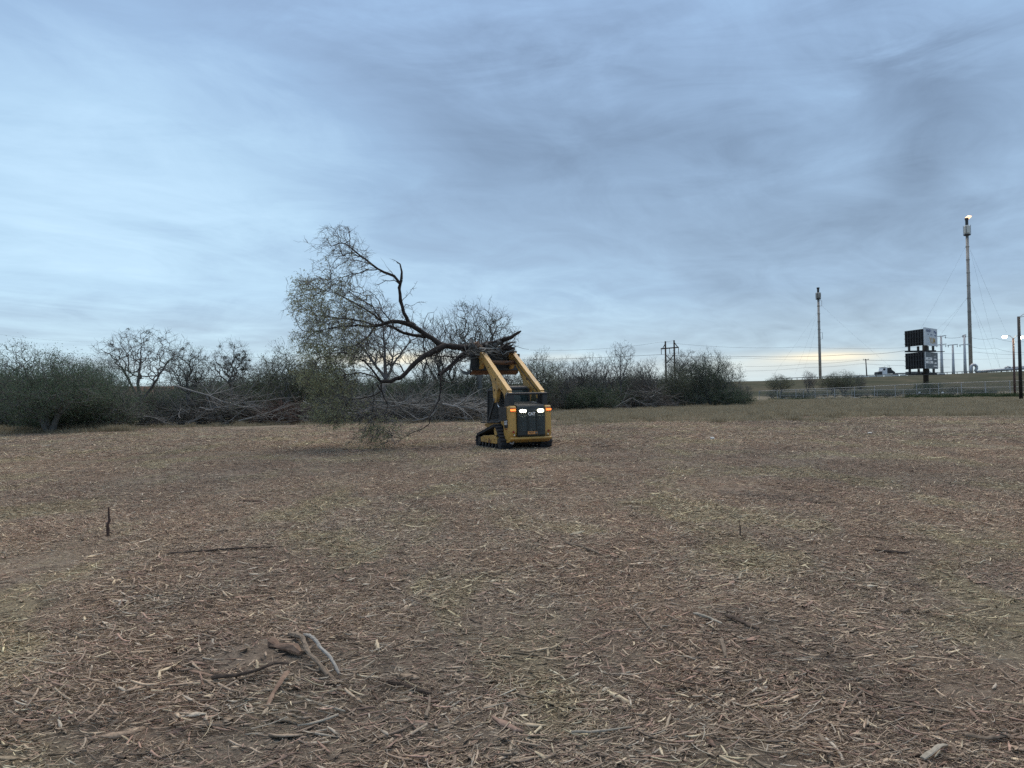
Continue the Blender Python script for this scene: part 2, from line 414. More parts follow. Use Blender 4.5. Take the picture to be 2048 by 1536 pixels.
def grow(sk, tips, p, d, L, r, lev, P, R):
    """one wandering branch and its children. P: dict of per-level lists"""
    n = max(3, int(L / P['seg'][lev]) + 1)
    x, y, z = p; a, b_, c = d; st = L / n
    pts = [(x, y, z)]; dirs = []
    wob = P['wob'][lev]; tr = P['trop'][lev]
    bx, by, bz = P.get('bias', (0, 0, 0)); env = P.get('env') if lev > 0 else None; n0 = n
    for i in range(n):
        a += R.gauss(0, wob) + bx; b_ += R.gauss(0, wob) + by; c += R.gauss(0, wob) + tr + bz
        q = sqrt(a * a + b_ * b_ + c * c) + 1e-9; a /= q; b_ /= q; c /= q
        x += a * st; y += b_ * st; z += c * st
        if z < P.get('floor', .03): z = P.get('floor', .03); c = abs(c) * .3
        if env and i > 0 and ((x * x + y * y) / env[0] + ((z - env[2]) * (1 if z > env[2] else .4)) ** 2 / env[1]) > R.uniform(.80, 1.12): n = len(pts) - 1; break
        pts.append((x, y, z)); dirs.append((a, b_, c))
    r1 = r * P['taper'][lev]
    rm = P.get('rmin', 0.0)
    rad = [max(rm * (1 - .45 * i / n), r + (r1 - r) * (i / n)) for i in range(n + 1)]
    sk[min(lev, len(sk) - 1)].add(pts, rad, P['sides'][lev])
    if n < n0: L = L * n / n0
    if lev + 1 >= len(P['seg']):
        tips.append(pts[-1]); tips.append(pts[len(pts) // 2]); tips.append(pts[-2]); return
    nc = P['nch'][lev]; nc = R.randint(nc[0], nc[1]) if isinstance(nc, tuple) else nc
    if n < 1: return
    t0 = P['t0'][lev]
    for k in range(nc):
        t_ = t0 + (1 - t0) * ((k + R.random()) / nc) if k < nc - 1 else 1.0
        i = min(n, max(1, int(t_ * n))); q = pts[i]; e = dirs[i - 1]
        ang = radians(R.uniform(*P['ang'][lev])) * (0.35 if (k == nc - 1) else 1)
        # random perpendicular
        ux, uy, uz = R.gauss(0, 1), R.gauss(0, 1), R.gauss(0, 1)
        dt = ux * e[0] + uy * e[1] + uz * e[2]; ux -= dt * e[0]; uy -= dt * e[1]; uz -= dt * e[2]
        q_ = sqrt(ux * ux + uy * uy + uz * uz) + 1e-9; ux /= q_; uy /= q_; uz /= q_
        ca_, sa_ = cos(ang), sin(ang)
        nd = (e[0] * ca_ + ux * sa_, e[1] * ca_ + uy * sa_, e[2] * ca_ + uz * sa_)
        rr = rad[i]
        grow(sk, tips, q, nd, L * R.uniform(*P['len'][lev]) * (1 - .35 * t_ * (k < nc - 1)), min(rr * .95, rr * P['rch'][lev]) + 0.0, lev + 1, P, R)

# crown growth: every target point in the crown is joined to the limb structure by the cheapest path
def span(nodes, par, plen, dirs, targets, bf, step, R, jit=.12, curve=.35):
    """nodes (n,3) list, par parents; returns list of paths (node index lists)"""
    cap = len(nodes) + len(targets) * 60 + 10
    NP = np.zeros((cap, 3), np.float32); PL = np.zeros(cap, np.float32); n = len(nodes)
    NP[:n] = nodes; PL[:n] = plen; par = list(par); dirs = list(dirs); paths = []
    for tg in targets:
        d = NP[:n] - tg; dist = np.sqrt((d * d).sum(1)); j = int(np.argmin(dist + bf * PL[:n]))
        D = float(dist[j]);
        if D < step * .35: continue
        k = min(55, max(1, int(round(D / step)))); p0 = NP[j].copy(); pd = dirs[j]
        c_ = (p0[0] + pd[0] * D * curve, p0[1] + pd[1] * D * curve, p0[2] + pd[2] * D * curve)
        path = [j]; prev = j; q_ = p0
        for i in range(1, k + 1):
            t_ = i / k; a = (1 - t_) ** 2; b_ = 2 * t_ * (1 - t_); e = t_ * t_; g_ = jit * step * (1 if i < k else .3)
            p = np.array([a * p0[m] + b_ * c_[m] + e * tg[m] + R.gauss(0, g_) for m in range(3)], np.float32)
            dd = p - q_; L = float(np.sqrt((dd * dd).sum())) + 1e-6
            NP[n] = p; PL[n] = PL[prev] + L; par.append(prev); dirs.append(tuple(dd / L)); path.append(n); prev = n; n += 1; q_ = p
        paths.append(path)
    return NP[:n], par, dirs, paths
def pipe_radii(n, par, ends, r_tip, expo, rmax):
    cnt = np.zeros(n); 
    for e in ends: cnt[e] += 1
    for i in range(n - 1, -1, -1):
        if par[i] >= 0: cnt[par[i]] += cnt[i]
    return np.minimum(rmax, r_tip * np.maximum(cnt, 1) ** expo)
def twiglets(sk, tips, p, d, n, L, r, R, spread=.9, droop=0.0):
    for _ in range(n):
        e = [d[m] * 1.0 + R.gauss(0, spread) for m in range(3)]; q = sqrt(sum(v * v for v in e)) + 1e-6; l = L * R.uniform(.5, 1.3)
        e = [v / q for v in e]; b_ = [R.gauss(0, .12) * l for _ in range(3)]
        pts = [tuple(p), (p[0] + e[0] * l * .5 + b_[0], p[1] + e[1] * l * .5 + b_[1], p[2] + e[2] * l * .5 + b_[2]), (p[0] + e[0] * l, p[1] + e[1] * l, p[2] + (e[2] - droop) * l)]
        sk.add(pts, [r, r * .75, r * .45], 3); tips.append(pts[-1]); tips.append(pts[1])
# ------------------------------------------------------------------ terrain
def hgt(x, y):
    a = 0.022 * np.sin(0.8 * x + 0.35 * y + 1.3) + 0.018 * np.sin(1.7 * y - 0.6 * x) + 0.03 * np.sin(0.23 * x - 0.31 * y) + 0.012 * np.sin(2.9 * x + 1.1 * y + 2)
    fade = np.clip((90 - y) / 60, 0, 1) * (.45 + .55 / (1 + np.exp((y - 9) * .8)))
    near = 0.10 * np.exp(-(((x + 1.55) / 0.75) ** 2 + ((y - 4.75) / 0.6) ** 2)) \
        + 0.05 * np.exp(-(((x + 0.2) / 1.2) ** 2 + ((y - 3.6) / 0.5) ** 2)) - 0.05 * np.exp(-(((x - 1.1) / 0.8) ** 2 + ((y - 4.1) / 0.4) ** 2))
    return a * fade + near
ys = np.concatenate([np.linspace(-60, 1.5, 40), 1.5 * np.exp(np.linspace(0.01, np.log(6000 / 1.5), 620))])
us = np.sinh(np.linspace(-2.6, 2.6, 360)) / np.sinh(2.6) * 3.0
YY, UU = np.meshgrid(ys, us, indexing='ij')
XX = UU * (np.abs(YY) + 6)
ZZ = hgt(XX, YY)
ny, nx = XX.shape
idx = np.arange(ny * nx).reshape(ny, nx)
Q = np.stack([idx[:-1, :-1], idx[:-1, 1:], idx[1:, 1:], idx[1:, :-1]], -1).reshape(-1, 4)
m, t, b = new_mat('mulched field'); MAT['ground'] = m
pos = N('ShaderNodeNewGeometry', t).outputs['Position']
sp_ = N('ShaderNodeSeparateXYZ', t); t.links.new(pos, sp_.inputs[0])
px_, py_ = sp_.outputs[0], sp_.outputs[1]
flat = comb(px_, mt('MULTIPLY', py_, 0.55, nt_=t), 0.0, t)
big = noise(flat, 0.55, 5, 0.55, t, dist=0.4); mid = noise(flat, 0.16, 4, 0.5, t)
fine = noise(pos, 26, 8, 0.75, t); fine2 = noise(pos, 3.0, 8, 0.8, t)
vary = mt('ADD', mt('MULTIPLY', fine, 0.6, nt_=t), mt('MULTIPLY', fine2, 0.4, nt_=t), nt_=t)
cN = ramp(vary, [(0.30, (0.09, 0.073, 0.058)), (0.45, (0.165, 0.136, 0.108)), (0.55, (0.255, 0.214, 0.168)), (0.68, (0.41, 0.355, 0.275))], t)
patch = ramp(big, [(0.30, (0.78, 0.78, 0.80)), (0.42, (1.02, 0.965, 0.94)), (0.52, (1.0, 1.0, 1.0)), (0.60, (1.06, 1.10, 0.98)), (0.72, (0.88, 0.94, 0.90))], t)
cN = mixc(1.0, cN, patch, t, 'MULTIPLY')
cN = mixc(1.0, cN, ramp(mid, [(0.35, (0.85, 0.86, 0.86)), (0.65, (1.12, 1.10, 1.05))], t), t, 'MULTIPLY')
# beyond the mulch: dry grass, greener towards the fence
farn = noise(comb(mt('MULTIPLY', px_, 0.35, nt_=t), py_, 0.0, t), 0.3, 7, 0.7, t)
cG = ramp(farn, [(0.35, (0.12, 0.104, 0.070)), (0.55, (0.205, 0.178, 0.122)), (0.7, (0.30, 0.262, 0.185))], t)
edge = mt('ADD', py_, mt('MULTIPLY', mt('SUBTRACT', farn, 0.5, nt_=t), 34.0, nt_=t), nt_=t)
edge = mt('ADD', edge, mt('MULTIPLY', px_, 0.10, nt_=t), nt_=t)
fg = mt('MULTIPLY', mt('SUBTRACT', edge, 43.0, nt_=t), 0.06, nt_=t)
fgc = N('ShaderNodeClamp', t); t.links.new(fg, fgc.inputs[0])
c = mixc(fgc.outputs[0], cN, cG, t)
# darker damp soil where the vehicle turned
t.links.new(c, b.inputs['Base Color'])
b.inputs['Roughness'].default_value = 0.95; b.inputs['Specular IOR Level'].default_value = 0.15
bp = N('ShaderNodeBump', t); bp.inputs['Strength'].default_value = 0.9; bp.inputs['Distance'].default_value = 0.05
t.links.new(vary, bp.inputs['Height']); t.links.new(bp.outputs[0], b.inputs['Normal'])
g = mesh_np('ground', np.stack([XX, YY, ZZ], -1), [Q], MAT['ground'], smooth=True)
props(g, 'open field of grey brown shredded wood mulch', kind='structure')

# ------------------------------------------------------------------ highway embankment
ETOP = [(-1400, 790, 175), (-300, 778, 185), (270, 772.5, 200), (640, 771, 212), (1000, 768, 225), (1300, 765, 240), (1520, 762, 250), (1700, 755.5, 256),
        (1900, 748, 262), (2048, 742, 265), (2500, 722, 270), (3400, 700, 280)]
EP = [at(*e) for e in ETOP]
ex = np.array([p.x for p in EP]); ey = np.array([p.y for p in EP]); ez = np.array([p.z for p in EP])
gx = np.linspace(ex[0], ex[-1], 420)
ty = np.interp(gx, ex, ey); tz = np.interp(gx, ex, ez)
prof = [(-42, -0.3), (-34, 0.12), (-26, 0.30), (-18, 0.52), (-10, 0.75), (-4, 0.92), (0, 1.0), (4, 1.0), (22, 1.0), (26, .96), (60, 0.0)]
rows = []
for o_, k in prof:
    zz_ = np.where(k < 0, -0.3, tz * k)
    if 0.05 < k < .95: zz_ = zz_ + 0.12 * np.sin(gx * .35 + o_) * (1) + 0.10 * np.sin(gx * .9 + o_ * 2)
    rows.append(np.stack([gx, ty + o_, zz_], -1))
G = np.stack(rows, 0); nr, nc_ = G.shape[:2]
ii = np.arange(nr * nc_).reshape(nr, nc_)
Q = np.stack([ii[:-1, :-1], ii[:-1, 1:], ii[1:, 1:], ii[1:, :-1]], -1).reshape(-1, 4)
m, t, b = new_mat('grass bank'); MAT['bank'] = m
pos = N('ShaderNodeNewGeometry', t).outputs['Position']
sp_ = N('ShaderNodeSeparateXYZ', t); t.links.new(pos, sp_.inputs[0])
v = comb(mt('MULTIPLY', sp_.outputs[0], 0.35, nt_=t), sp_.outputs[1], sp_.outputs[2], t)
n_ = noise(v, 0.22, 8, 0.7, t)
c = ramp(n_, [(0.3, (0.036, 0.045, 0.028)), (0.5, (0.070, 0.070, 0.046)), (0.7, (0.115, 0.098, 0.068))], t)
f = N('ShaderNodeClamp', t); t.links.new(mt('MULTIPLY', mt('ADD', sp_.outputs[0], 20.0, nt_=t), -0.02, nt_=t), f.inputs[0])
c = mixc(f.outputs[0], c, c4(0.11, 0.065, 0.05), t)
t.links.new(c, b.inputs['Base Color']); b.inputs['Roughness'].default_value = 1.0; b.inputs['Specular IOR Level'].default_value = 0.1
o = mesh_np('highway_embankment', G, [Q], MAT['bank'], smooth=True); props(o, 'grassy raised bank carrying the highway', kind='structure')
sel = gx > 60
rg_ = np.stack([np.stack([gx[sel], ty[sel] + 4.5, tz[sel] + .02], -1), np.stack([gx[sel], ty[sel] + 21.5, tz[sel] + .02], -1)], 0)
k_ = sel.sum(); ii = np.arange(2 * k_).reshape(2, k_)
Q = np.stack([ii[:-1, :-1], ii[:-1, 1:], ii[1:, 1:], ii[1:, :-1]], -1).reshape(-1, 4)
o = mesh_np('road', rg_, [Q], MAT['asphalt']); props(o, 'highway asphalt on top of the bank', kind='structure')
def bank(x):
    return float(np.interp(x, ex, ey)), float(np.interp(x, ex, ez))

# ------------------------------------------------------------------ mulch
PAL = np.array([[.175, .142, .113], [.132, .106, .086], [.082, .067, .055], [.255, .214, .166], [.305, .268, .20], [.192, .137, .112],
                [.22, .202, .172], [.158, .116, .096], [.205, .170, .135]], np.float32)
def clump(x, y): return np.sin(x * 1.3 + 2 * np.sin(y * .7)) * .45 + np.sin(y * 1.9 + x * .4) * .3 + np.sin(x * .55 - y * .8 + 1) * .4 + .3 * np.sin(x * 3.1 + y * 2.3)
def chip_base(kind, R):
    """returns verts (n,3), quads for one piece lying along x, unit length"""
    if kind == 'shard': nst, wmax, th = 6, R.uniform(.09, .20), R.uniform(.03, .08)
    elif kind == 'flake': nst, wmax, th = 5, R.uniform(.22, .40), R.uniform(.04, .08)
    elif kind == 'strand': nst, wmax, th = 5, R.uniform(.02, .05), R.uniform(.02, .04)
    else: nst, wmax, th = 5, R.uniform(.06, .12), R.uniform(.05, .10)
    n = 3 if kind == 'strand' else (6 if kind == 'twig' else 4)
    bend = R.uniform(-.25, .25) if kind in ('strand', 'twig') else R.uniform(-.12, .12)
    lift = R.uniform(0, .16)
    V = []
    for i in range(nst):
        s = i / (nst - 1); x = s - .5
        if kind in ('twig',): wd = wmax * R.uniform(.75, 1.1)
        elif kind == 'strand': wd = wmax * (1 - .6 * s)
        else:
            wd = wmax * (sin(pi * (0.10 + .80 * s)) ** .8) * R.uniform(.45, 1.25)
        tt = th * .8 * (R.uniform(.5, 1.2) if kind != 'strand' else 1)
        yc = bend * (4 * x * x - .5) * .5 + R.uniform(-.02, .02); zc = lift * (4 * x * x) * .35
        for k in range(n):
            a = 2 * pi * (k + .5) / n
            jy = R.uniform(.8, 1.2) if kind != 'strand' else 1
            V.append((x, yc + wd / 2 * cos(a) * 1.3 * jy, zc + tt / 2 * sin(a) * 1.3))
    Fq = [(i * n + k, i * n + (k + 1) % n, (i + 1) * n + (k + 1) % n, (i + 1) * n + k) for i in range(nst - 1) for k in range(n)]
    if n == 4: Fq += [(3, 2, 1, 0), tuple((nst - 1) * n + k for k in range(4))]
    return np.array(V, np.float32), np.array(Fq, np.int32)
RB = random.Random(3)
BASES = {k: [chip_base(k, RB) for _ in range(c_)] for k, c_ in (('shard', 12), ('flake', 8), ('strand', 8), ('twig', 8))}
def scatter(kinds, pos, length, rz, tilt, colr):
    """merge pieces into arrays; all inputs length n"""
    n = len(pos); Vs = []; Fs = []; Cs = []; off = 0
    ks = np.array(kinds)
    which = rng.integers(0, 1000, n)
    for k in set(kinds):
        bl = BASES[k]
        for bi, (bv, bf_) in enumerate(bl):
            s = np.where((ks == k) & (which % len(bl) == bi))[0]
            if not len(s): continue
            c_, s_ = np.cos(rz[s]), np.sin(rz[s]); tl = tilt[s]; rl = rng.uniform(-.5, .5, len(s))
            v_ = bv[None] * length[s][:, None, None]
            y0 = v_[..., 1] * np.cos(rl)[:, None] - v_[..., 2] * np.sin(rl)[:, None]
            z0 = v_[..., 1] * np.sin(rl)[:, None] + v_[..., 2] * np.cos(rl)[:, None]
            x1 = v_[..., 0] * np.cos(tl)[:, None] - z0 * np.sin(tl)[:, None]; z1 = v_[..., 0] * np.sin(tl)[:, None] + z0 * np.cos(tl)[:, None]
            X_ = x1 * c_[:, None] - y0 * s_[:, None] + pos[s, 0:1]; Y_ = x1 * s_[:, None] + y0 * c_[:, None] + pos[s, 1:2]
            Z_ = z1 + pos[s, 2:3]
            VV = np.stack([X_, Y_, Z_], -1)
            nv = bv.shape[0]; Vs.append(VV.reshape(-1, 3))
            Fs.append((bf_[None] + (off + np.arange(len(s)) * nv)[:, None, None]).reshape(-1, 4))
            Cs.append(np.repeat(colr[s], nv, 0)); off += len(s) * nv
    return np.concatenate(Vs), np.concatenate(Fs), np.concatenate(Cs)
def rand_cols(n, wts):
    i = rng.choice(len(PAL), n, p=np.array(wts) / sum(wts))
    return PAL[i] * np.array([2.08, 2.01, 1.91], np.float32) * rng.uniform(.75, 1.25, (n, 1)).astype(np.float32)
src = bpy.data.collections.new('mulch pieces')
def patch_mesh(i, n, rad, lmed, kp, wts, lsig=.5, lmax=4.0, zmax=.012):
    r = rad * np.sqrt(rng.uniform(0, 1, n)) ** 1.15; a = rng.uniform(0, 2 * pi, n)
    kinds = list(rng.choice(['shard', 'flake', 'strand', 'twig'], n, p=kp))
    L = np.minimum(lmed * np.exp(rng.normal(0, lsig, n)), lmed * lmax)
    L = np.where(np.array(kinds) == 'strand', L * 1.7, np.where(np.array(kinds) == 'flake', L * .75, L))
    pos = np.stack([r * np.cos(a), r * np.sin(a), rng.uniform(-.002, zmax, n)], 1)
    tilt = rng.normal(0, .16, n)
    # pieces lie roughly along the mower's passes
    rz = np.where(rng.random(n) < .45, rng.normal(0.1, .45, n), rng.uniform(0, pi, n))
    V, Q_, C = scatter(kinds, pos, L, rz, tilt, rand_cols(n, wts))
    o = mesh_np('mulch_%02d' % i, V, [Q_], MAT['chip'], col=C, link=False); src.objects.link(o); return o
W0 = [3, 3, 2.2, 1.4, .4, 1.6, 1.0, 1.4, 2]; W1 = [2.8, 2.2, 1.5, 2.3, 1.0, .7, 1.5, .7, 2.4]
for i in range(5): patch_mesh(i, 2600, .80, .036 + .005 * (i % 3), [.48, .07, .30, .15], W0 if i % 2 else W1, .55, 4)
for i in range(5, 8): patch_mesh(i, 2000, 1.5, .050, [.48, .06, .34, .12], W0 if i % 2 else W1, .5, 4, .02)
for i in range(8, 11): patch_mesh(i, 2000, 3.2, .095, [.46, .06, .36, .12], W1, .5, 3.5, .03)
for i in range(11, 13): patch_mesh(i, 2600, .80, .019, [.34, .03, .48, .15], W1, .45, 3, .006)
P_, I_, Rz, Sc = [], [], [], []
def ring(y0, y1, step, ids, marg):
    y = y0
    while y < y1:
        hw = y * .76 + marg
        x = -hw
        while x < hw:
            xx = x + random.uniform(-.35, .35) * step; yy = y + random.uniform(-.35, .35) * step
            if yy > 44 + 9 * sin(xx * .11 + 1) + 6 * sin(xx * .31 + yy * .2) + random.uniform(-5, 5) + (8 if xx < 0 else 0): x += step; continue
            P_.append((xx, yy, float(hgt(np.float64(xx), np.float64(yy))))); I_.append(random.choice((11, 12)) if (ids[0] == 0 and clump(xx, yy) < -.3 and random.random() < .5) else random.choice(ids))
            Rz.append(random.uniform(-.5, .5) + (pi if random.random() < .5 else 0)); Sc.append(random.uniform(.85, 1.15)); x += step
        y += step
ring(1.4, 11.5, .62, list(range(5)), 6.0)
ring(10.5, 27, 1.35, list(range(5, 8)), 8)
ring(10.5, 16, 1.3, list(range(5)), 2)
ring(25, 64, 2.7, list(range(8, 11)), 8)
me = bpy.data.meshes.new('wood_mulch'); me.from_pydata(P_, [], []); me.update()
for nm, ty_, dat in (('idx', 'INT', I_), ('rz', 'FLOAT', Rz), ('sc', 'FLOAT', Sc)):
    a_ = me.attributes.new(nm, ty_, 'POINT'); a_.data.foreach_set('value', dat)
mulch = bpy.data.objects.new('wood_mulch', me); COL.objects.link(mulch)
props(mulch, 'shredded wood chips and splinters covering the field', kind='stuff')
def inst_group(name, coll):
    ng = bpy.data.node_groups.new(name, 'GeometryNodeTree')
    ng.interface.new_socket('Geometry', in_out='INPUT', socket_type='NodeSocketGeometry')
    ng.interface.new_socket('Geometry', in_out='OUTPUT', socket_type='NodeSocketGeometry')
    gi = ng.nodes.new('NodeGroupInput'); go = ng.nodes.new('NodeGroupOutput')
    ip = ng.nodes.new('GeometryNodeInstanceOnPoints'); ci = ng.nodes.new('GeometryNodeCollectionInfo')
    ci.inputs['Collection'].default_value = coll; ci.inputs['Separate Children'].default_value = True; ci.inputs['Reset Children'].default_value = True
    ip.inputs['Pick Instance'].default_value = True
    def na(nm, dt):
        n = ng.nodes.new('GeometryNodeInputNamedAttribute'); n.data_type = dt; n.inputs['Name'].default_value = nm; return n.outputs[0]
    cm = ng.nodes.new('ShaderNodeCombineXYZ'); ng.links.new(na('rz', 'FLOAT'), cm.inputs[2])
    er = ng.nodes.new('FunctionNodeEulerToRotation'); ng.links.new(cm.outputs[0], er.inputs[0])
    ng.links.new(gi.outputs[0], ip.inputs['Points']); ng.links.new(ci.outputs[0], ip.inputs['Instance'])
    ng.links.new(na('idx', 'INT'), ip.inputs['Instance Index']); ng.links.new(er.outputs[0], ip.inputs['Rotation'])
    ng.links.new(na('sc', 'FLOAT'), ip.inputs['Scale']); ng.links.new(ip.outputs[0], go.inputs[0])
    return ng
md = mulch.modifiers.new('scatter', 'NODES'); md.node_group = inst_group('mulch scatter', src)

# larger splinters, bark flakes and twigs lying on top near the viewer
n = 12500
yy = 2.6 + (14 - 2.6) * rng.random(n) ** 1.25; xx = (rng.random(n) * 2 - 1) * (yy * .78 + 2.2)
dens = .75 * clump(xx, yy) + .22 + rng.random(n) * 1.0
dens += 1.2 * np.exp(-(((xx + 1.4) / 1.3) ** 2 + ((yy - 4.4) / .9) ** 2))
keep = dens > .58; xx = xx[keep]; yy = yy[keep]; n = len(xx)
kinds = list(rng.choice(['shard', 'flake', 'strand', 'twig'], n, p=[.52, .15, .11, .22]))
L = np.minimum(.088 * np.exp(rng.normal(0, .42, n)), .21)
rz = np.where(rng.random(n) < .6, rng.normal(-.1, .55, n), rng.uniform(0, pi, n))
pos_ = np.stack([xx, yy, hgt(xx, yy) + rng.uniform(.008, .022, n)], 1)
V, Q_, C = scatter(kinds, pos_, L, rz, rng.normal(0, .13, n), rand_cols(n, [2.8, 3.0, 2.2, 1.3, .35, 1.7, 1.0, 1.8, 2.2]) * .86)
o = mesh_np('wood_splinters', V, [Q_], MAT['chip'], col=C); props(o, 'larger splinters and bark flakes lying on the mulch', kind='stuff')
# ------------------------------------------------------------------ compact track loader
YAW = radians(24)
LC = Vector((gnd(1027, 895).x * 24.1 / gnd(1027, 895).y, 24.1, 0.0)); LC.z = float(hgt(np.float64(LC.x), np.float64(LC.y))) - 0.01
L0 = empty('track_loader', LC, YAW, 'yellow and black compact track loader seen from behind with raised arms and lit lamps', 'loader')
LM = Matrix.Translation(LC) @ Matrix.Rotation(YAW, 4, 'Z')
Y_, K_ = MAT['yellow'], MAT['black']
# --- undercarriage: a belt round three wheels on each side
def hull_path(circ, th, step):
    pts = []
    for (cy_, cz_, r) in circ:
        for k in range(72):
            a = 2 * pi * k / 72; pts.append((cy_ + (r + th) * cos(a), cz_ + (r + th) * sin(a)))
    pts = sorted(set((round(a, 5), round(b_, 5)) for a, b_ in pts))
    def half(ps):
        h = []
        for p in ps:
            while len(h) > 1 and (h[-1][0] - h[-2][0]) * (p[1] - h[-2][1]) - (h[-1][1] - h[-2][1]) * (p[0] - h[-2][0]) <= 0: h.pop()
            h.append(p)
        return h[:-1]
    h = half(pts) + half(pts[::-1])
    out = []; tot = 0; n = len(h)
    seg = [math.dist(h[i], h[(i + 1) % n]) for i in range(n)]; T = sum(seg); cnt = int(T / step); d = 0; i = 0; acc = 0
    for k in range(cnt):
        s = T * k / cnt
        while acc + seg[i] < s: acc += seg[i]; i += 1
        f = (s - acc) / seg[i]; a, b_ = h[i], h[(i + 1) % n]
        out.append(((a[0] + (b_[0] - a[0]) * f, a[1] + (b_[1] - a[1]) * f), atan2(b_[1] - a[1], b_[0] - a[0])))
    return out
WH = [(0.94, 0.235, 0.17), (-0.86, 0.235, 0.17), (-0.52, 0.60, 0.155)]
lug_me = None
for sx in (-1, 1):
    x0, x1 = sx * 0.51, sx * 0.92
    xa, xb = min(x0, x1), max(x0, x1)
    inner = hull_path(WH, 0.0, .035); outer = hull_path(WH, 0.045, .035)
    # belt as a ring of quads
    n = 96
    pi_ = hull_path(WH, 0.0, 5.9 / 96); po = hull_path(WH, 0.045, 6.1 / 96); n = min(len(pi_), len(po))
    mb = MB(); vs = []
    for k in range(n):
        (a, ang) = pi_[int(k * len(pi_) / n)]
        nx_, nz_ = sin(ang), -cos(ang)
        vs += [(xa, a[0], a[1]), (xb, a[0], a[1]), (xb, a[0] + nx_ * .045, a[1] + nz_ * .045), (xa, a[0] + nx_ * .045, a[1] + nz_ * .045)]
    fs = []
    for k in range(n):
        j = (k + 1) % n
        for q in range(4): fs.append((k * 4 + q, j * 4 + q, j * 4 + (q + 1) % 4, k * 4 + (q + 1) % 4))
    mb.add(vs, fs); belt = mb.build('track_belt', MAT['rubber'], L0)
    lugs = hull_path(WH, 0.06, .135)
    for k, (a, ang) in enumerate(lugs):
        for part in (0, 1):
            if lug_me is None:
                q = MB().prism([(-.040, -.018), (.040, -.018), (.028, .026), (-.028, .026)], -.10, .10).build('tread_lug', MAT['rubber'], belt); lug_me = q.data
            else:
                q = bpy.data.objects.new('tread_lug', lug_me); COL.objects.link(q); q.parent = belt
            off = .033 if part else 0
            q.location = ((xa + xb) / 2 + (-.105 if part else .105), a[0] + cos(ang) * off, a[1] + sin(ang) * off)
            q.rotation_euler = (ang + pi, 0, 0)
    # wheels
    def wheel(nm, cy_, cz_, r, w_, mat, spokes=0):
        mb = MB(); xm = (xa + xb) / 2
        for xs in (xm - w_ / 2, xm + w_ / 2 - .03):
            mb.tube([(xs, cy_, cz_), (xs + .03, cy_, cz_)], r, 20)
        mb.tube([(xm - w_ / 2 + .01, cy_, cz_), (xm + w_ / 2 - .01, cy_, cz_)], r * .45, 12)
        return mb.build(nm, mat, L0, bevel=.004)
    wheel('front_idler', .94, .235, .165, .34, K_); wheel('rear_idler', -.86, .235, .165, .34, K_)
    sp_o = wheel('drive_sprocket', -.52, .60, .14, .30, Y_)
    for k in range(14):
        a = 2 * pi * k / 14
        MB().box(-.14, .14, -.012, .012, .135, .165, Matrix.Rotation(a, 3, 'X'), ((xa + xb) / 2, -.52, .60)).build('sprocket_tooth', MAT['steel'], sp_o)
    for k in range(5): wheel('track_roller', -.50 + k * .29, .135, .072, .30, K_)
    fr = MB().prism([(.86, .20), (.86, .34), (.55, .42), (.10, .44), (-.30, .47), (-.62, .40), (-.66, .24), (-.60, .19)], min(sx * .58, sx * .875), max(sx * .58, sx * .875)).build('track_frame', Y_, L0, bevel=.012)
    xo = sx * .878
    for (cy_, cz_, r) in ((.02, .31, .045), (-.15, .28, .03), (.30, .30, .022), (-.45, .33, .022)):
        MB().tube([(xo - .004 * sx, cy_, cz_), (xo + .008 * sx, cy_, cz_)], r, 12).build('frame_hole', MAT['rust'], fr)
    MB().prism([(-.12, .20), (.03, .36), (.08, .30), (.10, .20)], xo - .005, xo + .005).build('frame_bracket', MAT['rust'], fr)
    MB().box(xo - .35 * sx - .02, xo - .1 * sx, -.55, -.20, .44, .56).build('frame_riser', Y_, L0, bevel=.01)
    # fender over the track
    MB().prism([(1.0, .82), (1.02, .86), (-.2, .92), (-.5, .90), (-.5, .86), (-.2, .87)], sx * .56 - .02, sx * .56 + .24 * (sx > 0) + .02 - .24 * (sx < 0)).build('fender', K_, L0, bevel=.006)
# --- chassis
MB().prism([(1.15, .25), (1.2, .5), (1.15, .8), (-1.0, .9), (-1.15, .6), (-1.1, .27), (-.8, .22)], -.50, .50).build('lower_frame', K_, L0, bevel=.02)
MB().prism([(.95, .80), (.35, .84), (-.35, .86), (-.80, 1.02), (-.80, .62), (.9, .70)], -.66, -.50).build('side_rail', Y_, L0, bevel=.01)
MB().prism([(.95, .80), (.35, .84), (-.35, .86), (-.80, 1.02), (-.80, .62), (.9, .70)], .50, .66).build('side_rail', Y_, L0, bevel=.01)
